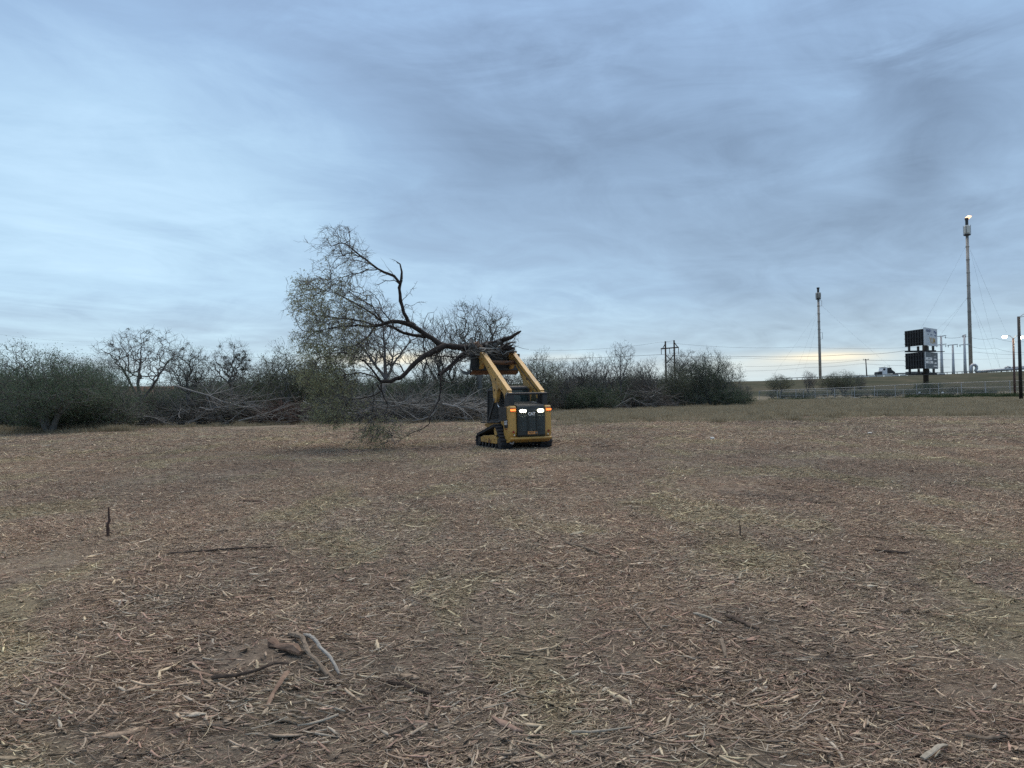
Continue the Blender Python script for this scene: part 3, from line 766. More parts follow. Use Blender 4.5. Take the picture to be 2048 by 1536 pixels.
# --- rear: side panels, bumper, door
SP = [(-1.27, .33), (-1.37, .46), (-1.41, .60), (-1.40, 1.30), (-1.33, 1.40), (-.98, 1.40), (-.90, 1.34), (-.88, .62), (-.93, .42), (-1.05, .33)]
for sx in (-1, 1):
    a, b_ = sorted((sx * .495, sx * .745))
    p = MB().prism(SP, a, b_).build('side_panel', Y_, L0, bevel=.035)
    # tail lamp in the top corner, red reflector and hook eye below
    MB().prism([(-1.43, 1.22), (-1.43, 1.37), (-1.38, 1.43), (-1.20, 1.43), (-1.20, 1.24)], a + .02, b_ - .02).build('lamp_housing', Y_, p, bevel=.02)
    tl = MB(); tl.box(sx * .635 - .085, sx * .635 + .085, -1.45, -1.425, 1.27, 1.325); tl.build('tail_lamp', MAT['amber'], p, bevel=.006)
    MB().box(sx * .635 - .07, sx * .635 + .07, -1.448, -1.425, 1.335, 1.352).build('tail_lamp_strip', MAT['redlens'], p)
    MB().tube([(sx * .62, -1.415, .60), (sx * .62, -1.428, .60)], .035, 16).build('reflector', MAT['redlens'], p)
    MB().tube([(sx * .60, -1.40, .50), (sx * .60, -1.43, .50)], .022, 10).build('bolt', MAT['chrome'], p)
    MB().tube([(sx * .750, -1.08, 1.27), (sx * .760, -1.08, 1.27)], .022, 10).build('bolt', K_, p)
    MB().tube([(sx * .750, -1.30, .56), (sx * .758, -1.30, .56)], .012, 8).build('bolt', MAT['chrome'], p)
    xs = sx * .748
    MB().box(min(xs, xs + sx * .006), max(xs, xs + sx * .006), -1.26, -.99, .72, 1.00).build('decal', MAT['blackl'], p)
    R_ = (pi / 2, 0, -pi / 2 if sx < 0 else pi / 2)
    text('lettering', 'CAT', .19, MAT['whitel'], p, (xs + sx * .0085, -1.125, .885), R_, .002, .60, .006)
    text('lettering', '265', .085, MAT['blackl'], p, (xs + sx * .0035, -1.15, 1.085), R_, .002)
    MB().box(min(xs, xs + sx * .004), max(xs, xs + sx * .004), -1.045, -.985, 1.06, 1.115).build('badge', MAT['whitel'], p)
    MB().box(min(xs, xs + sx * .004), max(xs, xs + sx * .004), -1.20, -1.02, .675, .695).build('decal_strip', MAT['redlens'], p)
MB().prism([(-1.42, .43), (-1.46, .40), (-1.45, .36), (-1.22, .25), (-.9, .24), (-.9, .43)], -.73, .73).build('bumper', Y_, L0, bevel=.015)
MB().prism([(-1.15, .34), (-1.0, .16), (-.6, .16), (-.6, .34)], -.56, .56).build('belly_plate', K_, L0, bevel=.01)
tp = MB().tube([(-.70, -1.30, .25), (-.62, -1.36, .22), (-.60, -1.37, .29)], .03, 8).build('tow_eye', MAT['steel'], L0)
door = MB().prism([(-1.43, .44), (-1.46, .50), (-1.46, 1.28), (-1.40, 1.43), (-1.2, 1.43), (-1.2, .44)], -.488, .488).build('rear_door', MAT['grille'], L0, bevel=.02)
# curved louvers in three columns
lv = {}
for ci, (xc, wv) in enumerate(((-.315, .27), (0, .26), (.315, .27))):
    for r_ in range(15):
        if ci != 1 and r_ > 12: continue
        if ci == 1 and r_ > 12: continue
        z = .64 + r_ * .038
        if ci not in lv:
            mb = MB(); nseg = 6
            for s in range(nseg):
                u0, u1 = -wv / 2 + wv * s / nseg, -wv / 2 + wv * (s + 1) / nseg
                sg = lambda u: .018 * (2 * u / wv) ** 2
                z0_, z1_ = sg(u0), sg(u1)
                mb.add([(u0, 0, z0_), (u1, 0, z1_), (u1, -.022, z1_ - .012), (u0, -.022, z0_ - .012), (u0, 0, z0_ + .006), (u1, 0, z1_ + .006), (u1, -.024, z1_ - .004), (u0, -.024, z0_ - .004)],
                       [(0, 1, 2, 3), (4, 7, 6, 5), (3, 2, 6, 7)])
            q = mb.build('louver', MAT['grille_edge'] if 'grille_edge' in MAT else MAT['grille'], door); lv[ci] = q.data
        else:
            q = bpy.data.objects.new('louver', lv[ci]); COL.objects.link(q); q.parent = door
        q.location = (xc, -1.460, z)
for x in (-.165, .165): MB().box(x - .008, x + .008, -1.475, -1.459, .50, 1.22).build('door_rib', MAT['grille'], door)
MB().box(-.12, .12, -1.472, -1.459, 1.36, 1.375).build('door_rib', MAT['grille'], door)
text('lettering', 'CAT', .135, MAT['whitel'], door, (0.0, -1.472, 1.16), (pi / 2, 0, 0), .004, .95, .004)
pl = MB().box(-.145, .195, -1.478, -1.461, .515, .605).build('dealer_plate', MAT['orangel'], door)
text('lettering', 'HOLT', .075, MAT['blackl'], pl, (-.015, -1.4805, .560), (pi / 2, 0, 0), .001, 1.0, .0015)
MB().box(.115, .185, -1.482, -1.4785, .525, .595).build('emblem', MAT['blackl'], pl)
text('lettering', 'CAT', .032, MAT['whitel'], pl, (.15, -1.484, .56), (pi / 2, 0, 0), .001)
for x in (-.31, .31):
    h = MB().box(x - .125, x + .125, -1.485, -1.44, 1.197, 1.327).build('work_lamp', K_, door, bevel=.01)
    q = MB(); pr_ = [(x + .108 * math.copysign(abs(cos(a)) ** .6, cos(a)), 1.262 + .048 * math.copysign(abs(sin(a)) ** .6, sin(a))) for a in [2 * pi * k / 24 for k in range(24)]]; q.add([(a, -1.486, b_) for a, b_ in pr_] + [(a, -1.503, b_) for a, b_ in pr_] + [(x, -1.512, 1.262)], [(k, (k + 1) % 24, 24 + (k + 1) % 24, 24 + k) for k in range(24)] + [(24 + k, 24 + (k + 1) % 24, 48) for k in range(24)] + [tuple(range(24))]); q.build('lamp_lens', MAT['lamp'], h)
# --- engine hood and rear window area
MB().prism([(-1.38, 1.43), (-1.36, 1.455), (-.55, 1.56), (-.50, 1.43)], -.50, .50).build('engine_hood', MAT['grille'], L0, bevel=.02)
for k in range(5): MB().box(-.40, .40, -1.2 + k * .12, -1.15 + k * .12, 1.49 + k * .0155, 1.497 + k * .0155).build('hood_slot', K_, L0)
MB().box(-.76, .76, -1.18, -.55, .95, 1.39).build('engine_bay', K_, L0)
# --- rear towers with the cross bar
for sx in (-1, 1):
    a, b_ = sorted((sx * .50, sx * .68))
    tw = MB()
    tw.prism([(-1.27, 1.38), (-1.24, 1.80), (-1.15, 1.86), (-.98, 1.86), (-.90, 1.76), (-.82, 1.38)], a, a + .035)
    tw.prism([(-1.27, 1.38), (-1.24, 1.80), (-1.15, 1.86), (-.98, 1.86), (-.90, 1.76), (-.82, 1.38)], b_ - .035, b_)
    tw.box(a, b_, -1.262, -1.23, 1.38, 1.78)
    tw.build('tower', K_, L0, bevel=.012)
    MB().tube([(a - .02, -1.08, 1.80), (b_ + .02, -1.08, 1.80)], .045, 12).build('pivot_pin', MAT['steel'], L0)
MB().tube([(-.68, -1.235, 1.815), (.68, -1.235, 1.815)], .038, 10).build('cross_bar', K_, L0)
# --- lift arms
ARM = [(-1.16, 1.74), (-1.17, 1.84), (-1.08, 1.90), (1.10, 3.27), (1.20, 3.30), (1.32, 3.24), (1.36, 3.12), (1.42, 2.92), (1.50, 2.80), (1.44, 2.70), (1.30, 2.74), (1.16, 2.88),
       (1.02, 2.95), (.50, 2.52), (.30, 2.28), (.20, 2.00), (.16, 1.62), (.08, 1.52), (-.04, 1.54), (-.12, 1.68), (-.20, 1.92), (-.34, 2.03), (-.72, 1.80), (-.78, 1.66), (-.9, 1.62)]
for sx in (-1, 1):
    xm = sx * .58
    arm = MB().prism(ARM, xm - .065, xm + .065).build('lift_arm', Y_, L0, bevel=.014)
    # stiffener plates, pins and hydraulic lines
    MB().prism([(-1.08, 1.905), (1.12, 3.285), (1.12, 3.30), (-1.10, 1.925)], xm - .078, xm + .078).build('arm_top_plate', Y_, arm, bevel=.004)
    for (py_, pz_, r) in ((1.26, 3.16, .05), (.05, 1.64, .045), (.02, 1.95, .028), (-.08, 2.32, .03), (.55, 2.74, .022), (1.36, 2.84, .035), (-.60, 1.98, .02)):
        MB().tube([(xm - .088, py_, pz_), (xm + .088, py_, pz_)], r, 14).build('arm_pin', MAT['steel'] if r > .03 else K_, arm)
    MB().prism([(1.10, 3.10), (1.13, 3.27), (1.25, 3.31), (1.36, 3.25), (1.38, 3.12), (1.30, 3.04), (1.16, 3.04)], xm - .10, xm + .10).build('arm_boss', Y_, arm, bevel=.01)
    MB().prism([(-.30, 2.15), (.35, 2.55), (.34, 2.50), (-.28, 2.11)], xm - .082, xm + .082).build('weld_plate', Y_, arm)
    MB().tube([(xm - sx * .095, -.9, 1.9), (xm - sx * .10, 0, 2.45), (xm - sx * .10, .9, 3.0), (xm - sx * .13, 1.2, 3.05)], .014, 6).build('hydraulic_hose', K_, arm, smooth=True)
    MB().tube([(xm, .03, 1.60), (xm + 0 * sx, -.42, 1.12)], .026, 10).build('cylinder_rod', MAT['chrome'], L0, smooth=True)
    MB().tube([(xm, -.40, 1.14), (xm, -.82, .70)], .052, 12).build('lift_cylinder', K_, L0, smooth=True)
    MB().bar((xm + sx * .06, .08, 1.60), (xm + sx * .06, .62, .92), .045, .10).build('control_link', K_, L0, bevel=.008)
    MB().tube([(xm - .02 * sx, 1.15, 2.95), (xm - .10 * sx, 1.52, 3.0)], .035, 10).build('tilt_cylinder', K_, L0, smooth=True)
MB().tube([(-.54, .88, 2.92), (.54, .88, 2.92)], .075, 12).build('cross_tube', MAT['rust'], L0, smooth=True)
# --- cab
cab = MB()
for sx in (-1, 1):
    x = sx * .43
    cab.bar((x, 1.20, .80), (x, 1.12, 1.98), .06, .08); cab.bar((x, -.42, 1.0), (x, -.34, 1.98), .06, .10)
    cab.bar((x, -.38, 1.96), (x, 1.16, 1.96), .07, .07); cab.bar((x, -.42, 1.0), (x, 1.20, .84), .06, .08); cab.bar((x, .25, .9), (x, .35, 1.95), .03, .03)
cab.bar((-.42, -.34, 1.95), (.42, -.34, 1.95), .07, .07); cab.bar((-.42, 1.13, 1.95), (.42, 1.13, 1.95), .08, .07)
cab.bar((-.42, -.42, 1.45), (.42, -.42, 1.45), .06, .06)
cab_o = cab.build('cab_frame', K_, L0, bevel=.01)
MB().prism([(-.42, 1.97), (-.40, 2.05), (-.25, 2.09), (.95, 2.08), (1.18, 2.03), (1.20, 1.97)], -.39, .39).build('cab_roof', K_, L0, bevel=.025)
MB().box(-.38, .38, -.395, -.385, 1.48, 1.93).build('rear_window', MAT['glass'], L0)
MB().box(-.39, .39, 1.13, 1.14, .95, 1.92).build('front_door_glass', MAT['glass'], L0)
for sx in (-1, 1):
    q = MB()
    for k in range(22):
        y = -.34 + k * .068; q.box(sx * .428 - .004, sx * .428 + .004, y, y + .022, .90, 1.94)
    for k in range(15):
        z = .92 + k * .068; q.box(sx * .434 - .004, sx * .434 + .004, -.36, 1.14, z, z + .022)
    q.build('side_screen', K_, L0)
    MB().box(sx * .415 - .004, sx * .415 + .004, -.34, 1.12, .90, 1.94).build('side_window', MAT['glass'], L0)
MB().box(-.26, .26, -.20, .30, .95, 1.10).build('operator_seat', K_, L0, bevel=.04)
MB().box(-.25, .25, -.28, -.16, 1.05, 1.72).build('seat_back', K_, L0, bevel=.05)
MB().box(-.39, .39, .75, 1.10, .75, 1.0).build('dash', K_, L0)
# hand rail on the left, wiper hose
MB().tube([(-.62, -.42, .95), (-.54, -.2, .93), (-.54, .1, .90)], .012, 6).build('hose', MAT['steel'], L0, smooth=True)
# --- root grapple clamped shut
GY, GZ = 1.62, 2.72
gb = MB()
gb.box(-.95, .95, GY - .18, GY - .14, GZ - .02, GZ + .50)
gb.bar((-.95, GY - .16, GZ + .50), (.95, GY - .16, GZ + .50), .10, .10)
gb.bar((-.95, GY - .16, GZ), (.95, GY - .16, GZ), .10, .10)
gr = gb.build('grapple_frame', MAT['black'], L0, bevel=.008)
MB().prism([(GY - .2, GZ - .06), (GY - .1, GZ - .16), (GY + .10, GZ - .20), (GY + .10, GZ - .17), (GY - .08, GZ - .12), (GY - .17, GZ - .04)], -.90, .90).build('bottom_plate', MAT['rust'], L0, bevel=.004)
TI = [(GY - .16, GZ + .05), (GY - .05, GZ - .14), (GY + .25, GZ - .20), (GY + .75, GZ - .12), (GY + .98, GZ + .06), (GY + .72, GZ - .02), (GY + .28, GZ - .08), (GY + .03, GZ - .02), (GY - .08, GZ + .20), (GY - .14, GZ + .45)]
tm = None
for k in range(9):
    x = -.92 + k * .23
    if tm is None: q = MB().prism(TI, -.014, .014).build('tine', K_, gr); tm = q.data
    else: q = bpy.data.objects.new('tine', tm); COL.objects.link(q); q.parent = gr
    q.location = (x, 0, 0)
CL = [(GY - .14, GZ + .48), (GY - .10, GZ + .58), (GY + .25, GZ + .66), (GY + .62, GZ + .48), (GY + .80, GZ + .16), (GY + .88, GZ + .02), (GY + .70, GZ + .14), (GY + .52, GZ + .38), (GY + .22, GZ + .50)]
for x in (-.55, -.35, .35, .55):
    MB().prism(CL, x - .016, x + .016).build('clamp_arm', K_, gr)
for x in (-.45, .45):
    MB().bar((x - .10, GY + .6, GZ + .42), (x + .10, GY + .6, GZ + .42), .05, .05).build('clamp_brace', K_, gr)
    MB().tube([(x, GY - .12, GZ + .30), (x, GY + .25, GZ + .55)], .03, 8).build('clamp_cylinder', MAT['steel'], gr)
MB().tube([(-.80, GY - .1, GZ + .35), (-.98, GY - .2, GZ + .15), (-.85, GY - .25, GZ - .05), (-.65, GY - .28, GZ + .2)], .015, 6).build('hose', K_, gr, smooth=True)

# ------------------------------------------------------------------ the uprooted tree it carries
def px_branch(pts, D0, D1):
    """polyline of pixel points, from down-range distance D0 at its root to D1 at its tip"""
    n = len(pts); out = []
    for i, p in enumerate(pts):
        out.append(at(p[0], p[1], D0 + (D1 - D0) * i / (n - 1)))
    return out
def resample(P, step):
    out = [P[0]];
    for a, b_ in zip(P[:-1], P[1:]):
        k = max(1, int((b_ - a).length / step))
        for i in range(1, k + 1): out.append(a.lerp(b_, i / k))
    return out
HB = [  # pixel path, depth at root, depth at tip, radius root, radius tip
    ([(985, 688), (960, 693), (934, 696), (889, 692), (879, 687), (853, 671), (840, 661), (817, 645), (807, 625), (801, 602), (799, 576), (802, 560)], 25.6, 24.9, .125, .055),
    ([(802, 560), (804, 544), (799, 528), (794, 523)], 24.9, 25.0, .05, .018),
    ([(800, 568), (788, 552), (768, 544), (755, 537), (742, 528), (723, 513), (703, 497), (690, 487), (677, 485), (664, 492)], 24.9, 24.0, .055, .014),
    ([(757, 538), (736, 540), (716, 547), (700, 548), (680, 556), (662, 574)], 24.7, 25.2, .024, .008),
    ([(728, 517), (708, 507), (695, 506), (680, 513), (668, 526), (662, 540)], 24.4, 23.6, .020, .007),
    ([(738, 526), (716, 522), (699, 519), (690, 512)], 24.5, 24.9, .014, .006),
    ([(798, 567), (788, 560), (772, 563), (749, 572)], 24.9, 24.4, .020, .007),
    ([(803, 604), (816, 590), (830, 570)], 24.9, 25.4, .013, .005), ([(806, 618), (812, 608), (822, 612), (840, 604)], 24.9, 24.4, .013, .005),
    ([(840, 661), (825, 652), (808, 646), (796, 643), (785, 642), (772, 646), (760, 650), (752, 651)], 25.2, 24.6, .085, .055),
    ([(752, 651), (736, 653), (716, 651), (690, 653), (658, 658), (625, 663), (604, 662)], 24.6, 23.4, .045, .008),
    ([(850, 674), (838, 672), (827, 671), (807, 666), (788, 656), (768, 648), (749, 629), (729, 617), (710, 606), (690, 596), (671, 586), (641, 580), (619, 573)], 25.3, 26.2, .060, .009),
    ([(770, 646), (757, 634), (745, 612), (720, 598), (700, 585), (680, 565)], 24.8, 25.8, .03, .008),
    ([(752, 651), (723, 642), (690, 638), (641, 632), (602, 625)], 24.6, 25.2, .035, .007),
    ([(752, 652), (736, 675), (713, 690), (684, 697), (651, 710), (625, 723)], 24.6, 24.0, .035, .007),
    ([(790, 656), (780, 640), (765, 622), (757, 600), (748, 590), (735, 592)], 25.0, 24.2, .028, .008),
    ([(889, 692), (876, 698), (859, 707), (843, 716), (824, 733), (811, 747), (801, 755), (781, 762), (762, 764)], 25.3, 24.2, .110, .060),
    ([(762, 764), (749, 745), (729, 723), (700, 707), (667, 706), (641, 716)], 24.2, 23.4, .040, .008),
    ([(762, 764), (745, 752), (720, 745), (690, 750), (655, 770), (640, 790)], 24.2, 24.8, .035, .008),
    ([(762, 764), (765, 782), (749, 791), (725, 796), (700, 798), (680, 790)], 24.2, 23.6, .030, .007),
    ([(755, 770), (764, 785), (770, 797), (776, 810), (772, 830)], 24.2, 24.4, .026, .007),
    ([(745, 772), (748, 800), (745, 825), (742, 838)], 24.2, 23.9, .020, .006),
    ([(811, 747), (800, 730), (775, 722), (757, 705), (745, 690)], 24.6, 25.6, .028, .007),
    ([(935, 703), (918, 714), (898, 733), (884, 745), (878, 750)], 25.4, 24.8, .065, .055),
    ([(930, 712), (910, 728), (893, 742)], 25.2, 24.9, .035, .03),
    ([(880, 748), (882, 760), (898, 765), (912, 762)], 24.8, 24.4, .04, .012),
    ([(880, 756), (882, 775), (879, 798), (870, 817), (862, 830), (853, 838), (842, 843)], 24.8, 24.2, .030, .014),
    ([(862, 832), (858, 848), (846, 857), (825, 865), (803, 876), (785, 872)], 24.2, 23.7, .020, .007),
    ([(842, 843), (825, 846), (805, 850)], 24.2, 24.4, .014, .006),
    ([(862, 706), (848, 694), (847, 682), (846, 660), (849, 641), (856, 627), (868, 625), (867, 640), (863, 652)], 25.0, 25.6, .018, .006),
    ([(918, 714), (890, 713), (860, 711), (830, 711)], 25.6, 25.3, .030, .016),
    ([(830, 738), (845, 720), (870, 700)], 24.3, 24.5, .012, .008),
    ([(800, 756), (790, 748), (782, 738), (776, 725)], 24.4, 24.9, .02, .008),
    ([(842, 716), (845, 735), (852, 748), (868, 757), (880, 760)], 24.6, 24.4, .016, .010),
]
HT = empty('uprooted_tree', at(960, 693, 25.5), 0, 'uprooted mesquite tree held in the loader grapple with its leafy crown hanging to one side', 'tree')
HTl = HT.location.copy()
RH = random.Random(11)
trunk = Skel(); limbs = Skel(); twigs = Skel(); tips = []
def rel(p): return (p.x - HTl.x, p.y - HTl.y, p.z - HTl.z)
PH = dict(rmin=.0045, floor=.05 - HTl.z, seg=[.16, .12, .09], wob=[.13, .16, .2], trop=[.0, -.01, -.02], taper=[.45, .45, .4], sides=[4, 3, 3],
          nch=[(4, 7), (3, 5)], t0=[.2, .2], ang=[(22, 60), (20, 60)], len=[(.42, .75), (.4, .8)], rch=[.6, .7])
for bi, (pp, D0, D1, r0, r1) in enumerate(HB):
    P3 = resample(px_branch(pp, D0, D1), .16 if r0 > .03 else .12)
    n = len(P3)
    P3 = [p + Vector((RH.gauss(0, .010), RH.gauss(0, .03), RH.gauss(0, .010))) for p in P3]
    rad = [(r0 + (r1 - r0) * i / (n - 1)) * RH.uniform(.9, 1.12) for i in range(n)]
    (trunk if r0 > .05 else limbs).add([rel(p) for p in P3], rad, 8 if r0 > .05 else 5)
    stiff = bi in (0, 23, 24, 30)
    dens = 1.0
    for i in range(2, n):
        thin = rad[i] < .05
        pr = (.16 if not thin else .85) * dens
        if stiff: pr = .03
        if RH.random() > pr or (pp[-1][0] < 660 and i > n * .62): continue
        p = P3[i]; d = (P3[i] - P3[i - 1]).normalized()
        leftness = max(0.0, min(1.0, (880 - pp[min(len(pp) - 1, int(i / n * len(pp)))][0]) / 200))
        side = Vector((RH.gauss(0, 1), RH.gauss(0, 1.2), RH.gauss(0, 1))); side -= d * side.dot(d); side.normalize()
        nd = (d * RH.uniform(.6, 1.2) + side * RH.uniform(.5, 1.0) + Vector((-.5 * leftness, 0, -.10))).normalized()
        L_ = RH.uniform(.40, 1.05) * (.5 + .42 * leftness) * (1 if thin else .6)
        if bi in (2, 3, 4, 5): L_ *= .95
        if bi in (1, 6, 7, 8, 29, 31): L_ *= .45
        grow([twigs, twigs, twigs], tips, rel(p), tuple(nd), L_, min(rad[i] * .55, .013), 0 if L_ > .7 else 1, PH, RH)
trunk.build('trunk', MAT['bark_dark'], HT); limbs.build('limb', MAT['bark_dark'], HT)
def pix(p):
    q = Vector(p) + HTl - CAM; f = q.dot(_f); return 1024 + F * q.dot(_r) / f, 768 - F * q.dot(_u) / f
# the crown: twigs reach from the limbs to points spread through the hanging crown
nodes, par, plen, dirs = [], [], [], []
for (pts, rad_, sd_) in trunk.pl + limbs.pl:
    for i, p in enumerate(pts):
        u, v_p = pix(p)
        if u > 860: continue
        q = pts[min(i + 1, len(pts) - 1)]; q0 = pts[max(0, i - 1)]; d = [q[m] - q0[m] for m in range(3)]; L = sqrt(sum(x * x for x in d)) + 1e-6
        nodes.append(tuple(p)); par.append(-1); plen.append(max(0.0, (860 - u) * .004)); dirs.append(tuple(x / L for x in d))
LEFT = [(452, 662), (480, 648), (505, 650), (530, 640), (560, 596), (590, 588), (620, 596), (660, 600), (700, 608), (760, 612), (800, 622), (848, 640)]
def left_at(y): return float(np.interp(y, [a for a, _ in LEFT], [b_ for _, b_ in LEFT]))
TG = []
def region(n, ylo, yhi, rfun, w=1.0, dd=.9):
    k = 0
    while k < n:
        y = RH.uniform(ylo, yhi); l = left_at(y) + 9 * sin(y * .09) + 7 * sin(y * .23 + 1) + RH.gauss(3, 11); r_ = rfun(y)
        x = l + (r_ - l) * RH.random() ** w; p = at(x, y, 24.4 + RH.gauss(0, dd)); TG.append(rel(p)); k += 1
region(150, 452, 560, lambda y: np.interp(y, [452, 500, 560], [700, 735, 745]))
region(620, 556, 700, lambda y: np.interp(y, [556, 620, 700], [700, 745, 760]), 1.35)
region(240, 580, 760, lambda y: np.interp(y, [580, 640, 760], [770, 800, 780]), .8)
region(520, 690, 845, lambda y: np.interp(y, [690, 780, 845], [725, 712, 690]), 1.2)
for k in range(110):
    x, y = RH.gauss(755, 22), RH.gauss(868, 15)
    if y < 888: TG.append(rel(at(x, y, 23.8 + RH.gauss(0, .3))))
for k in range(60): TG.append(rel(at(RH.uniform(700, 800), RH.uniform(800, 860), 24 + RH.gauss(0, .3))))
RT_ = np.array(rel(at(850, 670, 25.2))); TG.sort(key=lambda p: (p[0] - RT_[0]) ** 2 + (p[1] - RT_[1]) ** 2 + (p[2] - RT_[2]) ** 2)
NP, par, dirs, paths = span(nodes, par, plen, dirs, np.array(TG, np.float32), .35, .13, RH, jit=.16)
rad = pipe_radii(len(NP), par, [p[-1] for p in paths], .0048, .42, .03)
spray = Skel(); ctips = []
for path in paths:
    r_ = [float(rad[m]) for m in path]; spray.add([tuple(NP[m]) for m in path], r_, 3)
    e = tuple(float(x) for x in NP[path[-1]]); d = dirs[path[-1]]; d = (d[0] - .3, d[1], d[2])
    twiglets(spray, ctips, e, d, 4, .26, .0045, RH, .7, .15)
    for m in path[1:-1]:
        if RH.random() < .30: twiglets(spray, ctips, tuple(float(x) for x in NP[m]), dirs[m], 1, .24, .004, RH, 1.1, .1)
spray.build('crown', MAT['bark_grey'], HT); twigs.build('twigs', MAT['bark_mid'], HT)
tp_ = []
for p in ctips:
    u, v_p = pix(p)
    w_ = np.interp(v_p, [480, 545, 600, 700, 760], [.0, .35, .75, .85, 1.0]) * np.interp(u, [600, 660, 730, 765], [1.0, .9, .35, .04])
    if v_p > 835: w_ = .5
    if u < 578: continue
    if RH.random() < w_:
        for _ in range(RH.choice((1, 2, 2, 3)) + (1 if v_p > 690 else 0)): tp_.append((p[0] + RH.gauss(0, .04), p[1] + RH.gauss(0, .04), p[2] + RH.gauss(0, .04)))
V, Fq = leaves_np(tp_, .055, aspect=2.4)
lf = mesh_np('foliage', V, [Fq], MAT['leaf_olive'], HT)
print('held tree', len(ctips), 'tips', len(tp_), 'leaves', len(V) // 6 * 4)

# --- loose wood clamped with it
GRP = 'broken logs and roots clamped in the grapple'
def rough_log(name, p0, p1, r0, r1, mat, label, cat='log', seed=0, n=9, sides=9, group=None, jag=True):
    R = random.Random(seed); p0 = Vector(p0); p1 = Vector(p1); o0 = (p0 + p1) / 2
    pts = []; rr = []
    for i in range(n + 1):
        t_ = i / n; pts.append(p0.lerp(p1, t_) + Vector((R.gauss(0, r0 * .22), R.gauss(0, r0 * .22), R.gauss(0, r0 * .22)))); rr.append((r0 + (r1 - r0) * t_) * R.uniform(.8, 1.2))
    d = (p1 - p0).normalized(); vs = []; a = d.cross(Vector((.1, .2, 1))).normalized(); c_ = d.cross(a)
    for i, p in enumerate(pts):
        for k in range(sides):
            ang = 2 * pi * k / sides
            e = (R.uniform(-.9, .9) * rr[i] if jag and i in (0, n) else 0)
            vs.append(p - o0 + (a * cos(ang) + c_ * sin(ang)) * rr[i] * R.uniform(.82, 1.15) + d * e)
    mb = MB(); mb.add(vs, [(i * sides + k, i * sides + (k + 1) % sides, (i + 1) * sides + (k + 1) % sides, (i + 1) * sides + k) for i in range(n) for k in range(sides)]
                      + [tuple(range(sides))[::-1], tuple(range(n * sides, (n + 1) * sides))])
    o = mb.build(name, mat); o.location = o0; props(o, label, cat, group); return o
LG = [  # pixel ends, depth, radii px->m, material, label
    ((978, 687), (1008, 678), 25.2, .05, .05, 'bark_dark', 'dark broken limb rising to a splintered end above the grapple'),
    ((972, 693), (992, 684), 25.3, .09, .07, 'bark_mid', None), ((936, 690), (960, 696), 25.5, .15, .13, 'bark_mid', 'thick gnarled stump end at the trunk side of the grapple'),
    ((950, 683), (966, 700), 25.1, .08, .07, 'split', 'split pale brown slab leaning across the top of the grapple load'),
    ((958, 702), (1024, 700), 25.5, .11, .09, 'bark_dark', None), ((950, 712), (1020, 712), 25.8, .13, .12, 'bark_dark', None),
    ((965, 690), (1010, 699), 25.7, .10, .08, 'bark_dark', None), ((982, 684), (996, 700), 25.3, .07, .05, 'bark_mid', None),
    ((1002, 684), (1012, 700), 25.3, .07, .05, 'bark_dark', None), ((930, 706), (975, 716), 25.9, .12, .11, 'bark_dark', None),
    ((970, 722), (1015, 720), 26.0, .12, .10, 'bark_dark', None), ((960, 697), (1030, 697), 25.0, .035, .03, 'stickg', 'pale grey pole lying flat across the grapple load'),
    ((990, 690), (1000, 682), 25.2, .09, .07, 'bark_mid', None)]
for i, (a, b2, D, r0, r1, mm, lb) in enumerate(LG):
    rough_log('log', at(a[0], a[1], D), at(b2[0], b2[1], D - .2 + .1 * (i % 4)), r0, r1, MAT[mm], lb or 'dark rough log packed in the wood held by the grapple', 'log', i, group=GRP)
# the limb that points up to the right, with a fork
o = Skel(); P3 = [at(*q) for q in ((985, 694, 25.4), (996, 686, 25.2), (1005, 681, 25.1), (1014, 677, 25.0), (1022, 675, 24.95), (1030, 669, 24.9), (1037, 665, 24.9), (1042, 662, 24.85))]
q0 = P3[0].copy(); o.add([tuple(p - q0) for p in P3], [.075, .07, .085, .075, .07, .055, .05, .025], 7)
o.add([tuple(at(*q) - q0) for q in ((1014, 677, 25.0), (1006, 677, 25.0), (999, 680, 25.0))], [.04, .03, .02], 6)
o.add([tuple(at(*q) - q0) for q in ((1034, 667, 24.9), (1037, 670, 24.9), (1036, 674, 24.9))], [.01, .007, .003], 4)
o = o.build('broken_limb', MAT['bark_dark']); o.location = q0; props(o, 'forked broken limb sticking up from the grapple towards the sky', 'branch')
o = Skel(); q0 = at(1012, 698, 25.0); RR = random.Random(5)
for k in range(26):
    a = RR.gauss(.6, .8); l = RR.uniform(.12, .34); e = Vector((cos(a) * .9, RR.uniform(-.4, .4), abs(sin(a)) * .9 + .1)).normalized()
    s0 = Vector((RR.uniform(-.15, .12), RR.uniform(-.2, .2), RR.uniform(-.1, .05))); pts = [s0 + e * l * q / 3 + Vector((RR.gauss(0, .015), 0, RR.gauss(0, .015))) for q in range(4)]
    o.add([tuple(p) for p in pts], [.035, .03, .02, .006], 5)
o.add([tuple(at(*q) - q0) for q in ((1020, 690, 25), (1034, 693, 24.9), (1046, 697, 24.8), (1058, 699, 24.7))], [.010, .008, .006, .004], 4)
o = o.build('root_clump', MAT['bark_dark']); o.location = q0; props(o, 'dark clump of torn roots at the free end of the grapple', 'roots')
o = Skel(); q0 = at(975, 705, 25.2)
for k in range(150):
    px, py = RR.uniform(925, 1022), RR.gauss(706, 8); D = RR.uniform(24.8, 26.0); p = at(px, py, D); e = Vector((RR.gauss(0, 1), RR.gauss(0, .6), RR.gauss(0, .45))).normalized(); l = RR.uniform(.15, .75)
    pts = [p + e * l * (q / 3 - .5) + Vector((RR.gauss(0, .03), RR.gauss(0, .03), RR.gauss(0, .03))) - q0 for q in range(4)]
    r = RR.choice((.006, .01, .018, .03)); o.add([tuple(p) for p in pts], [r, r, r * .9, r * .6], 4)
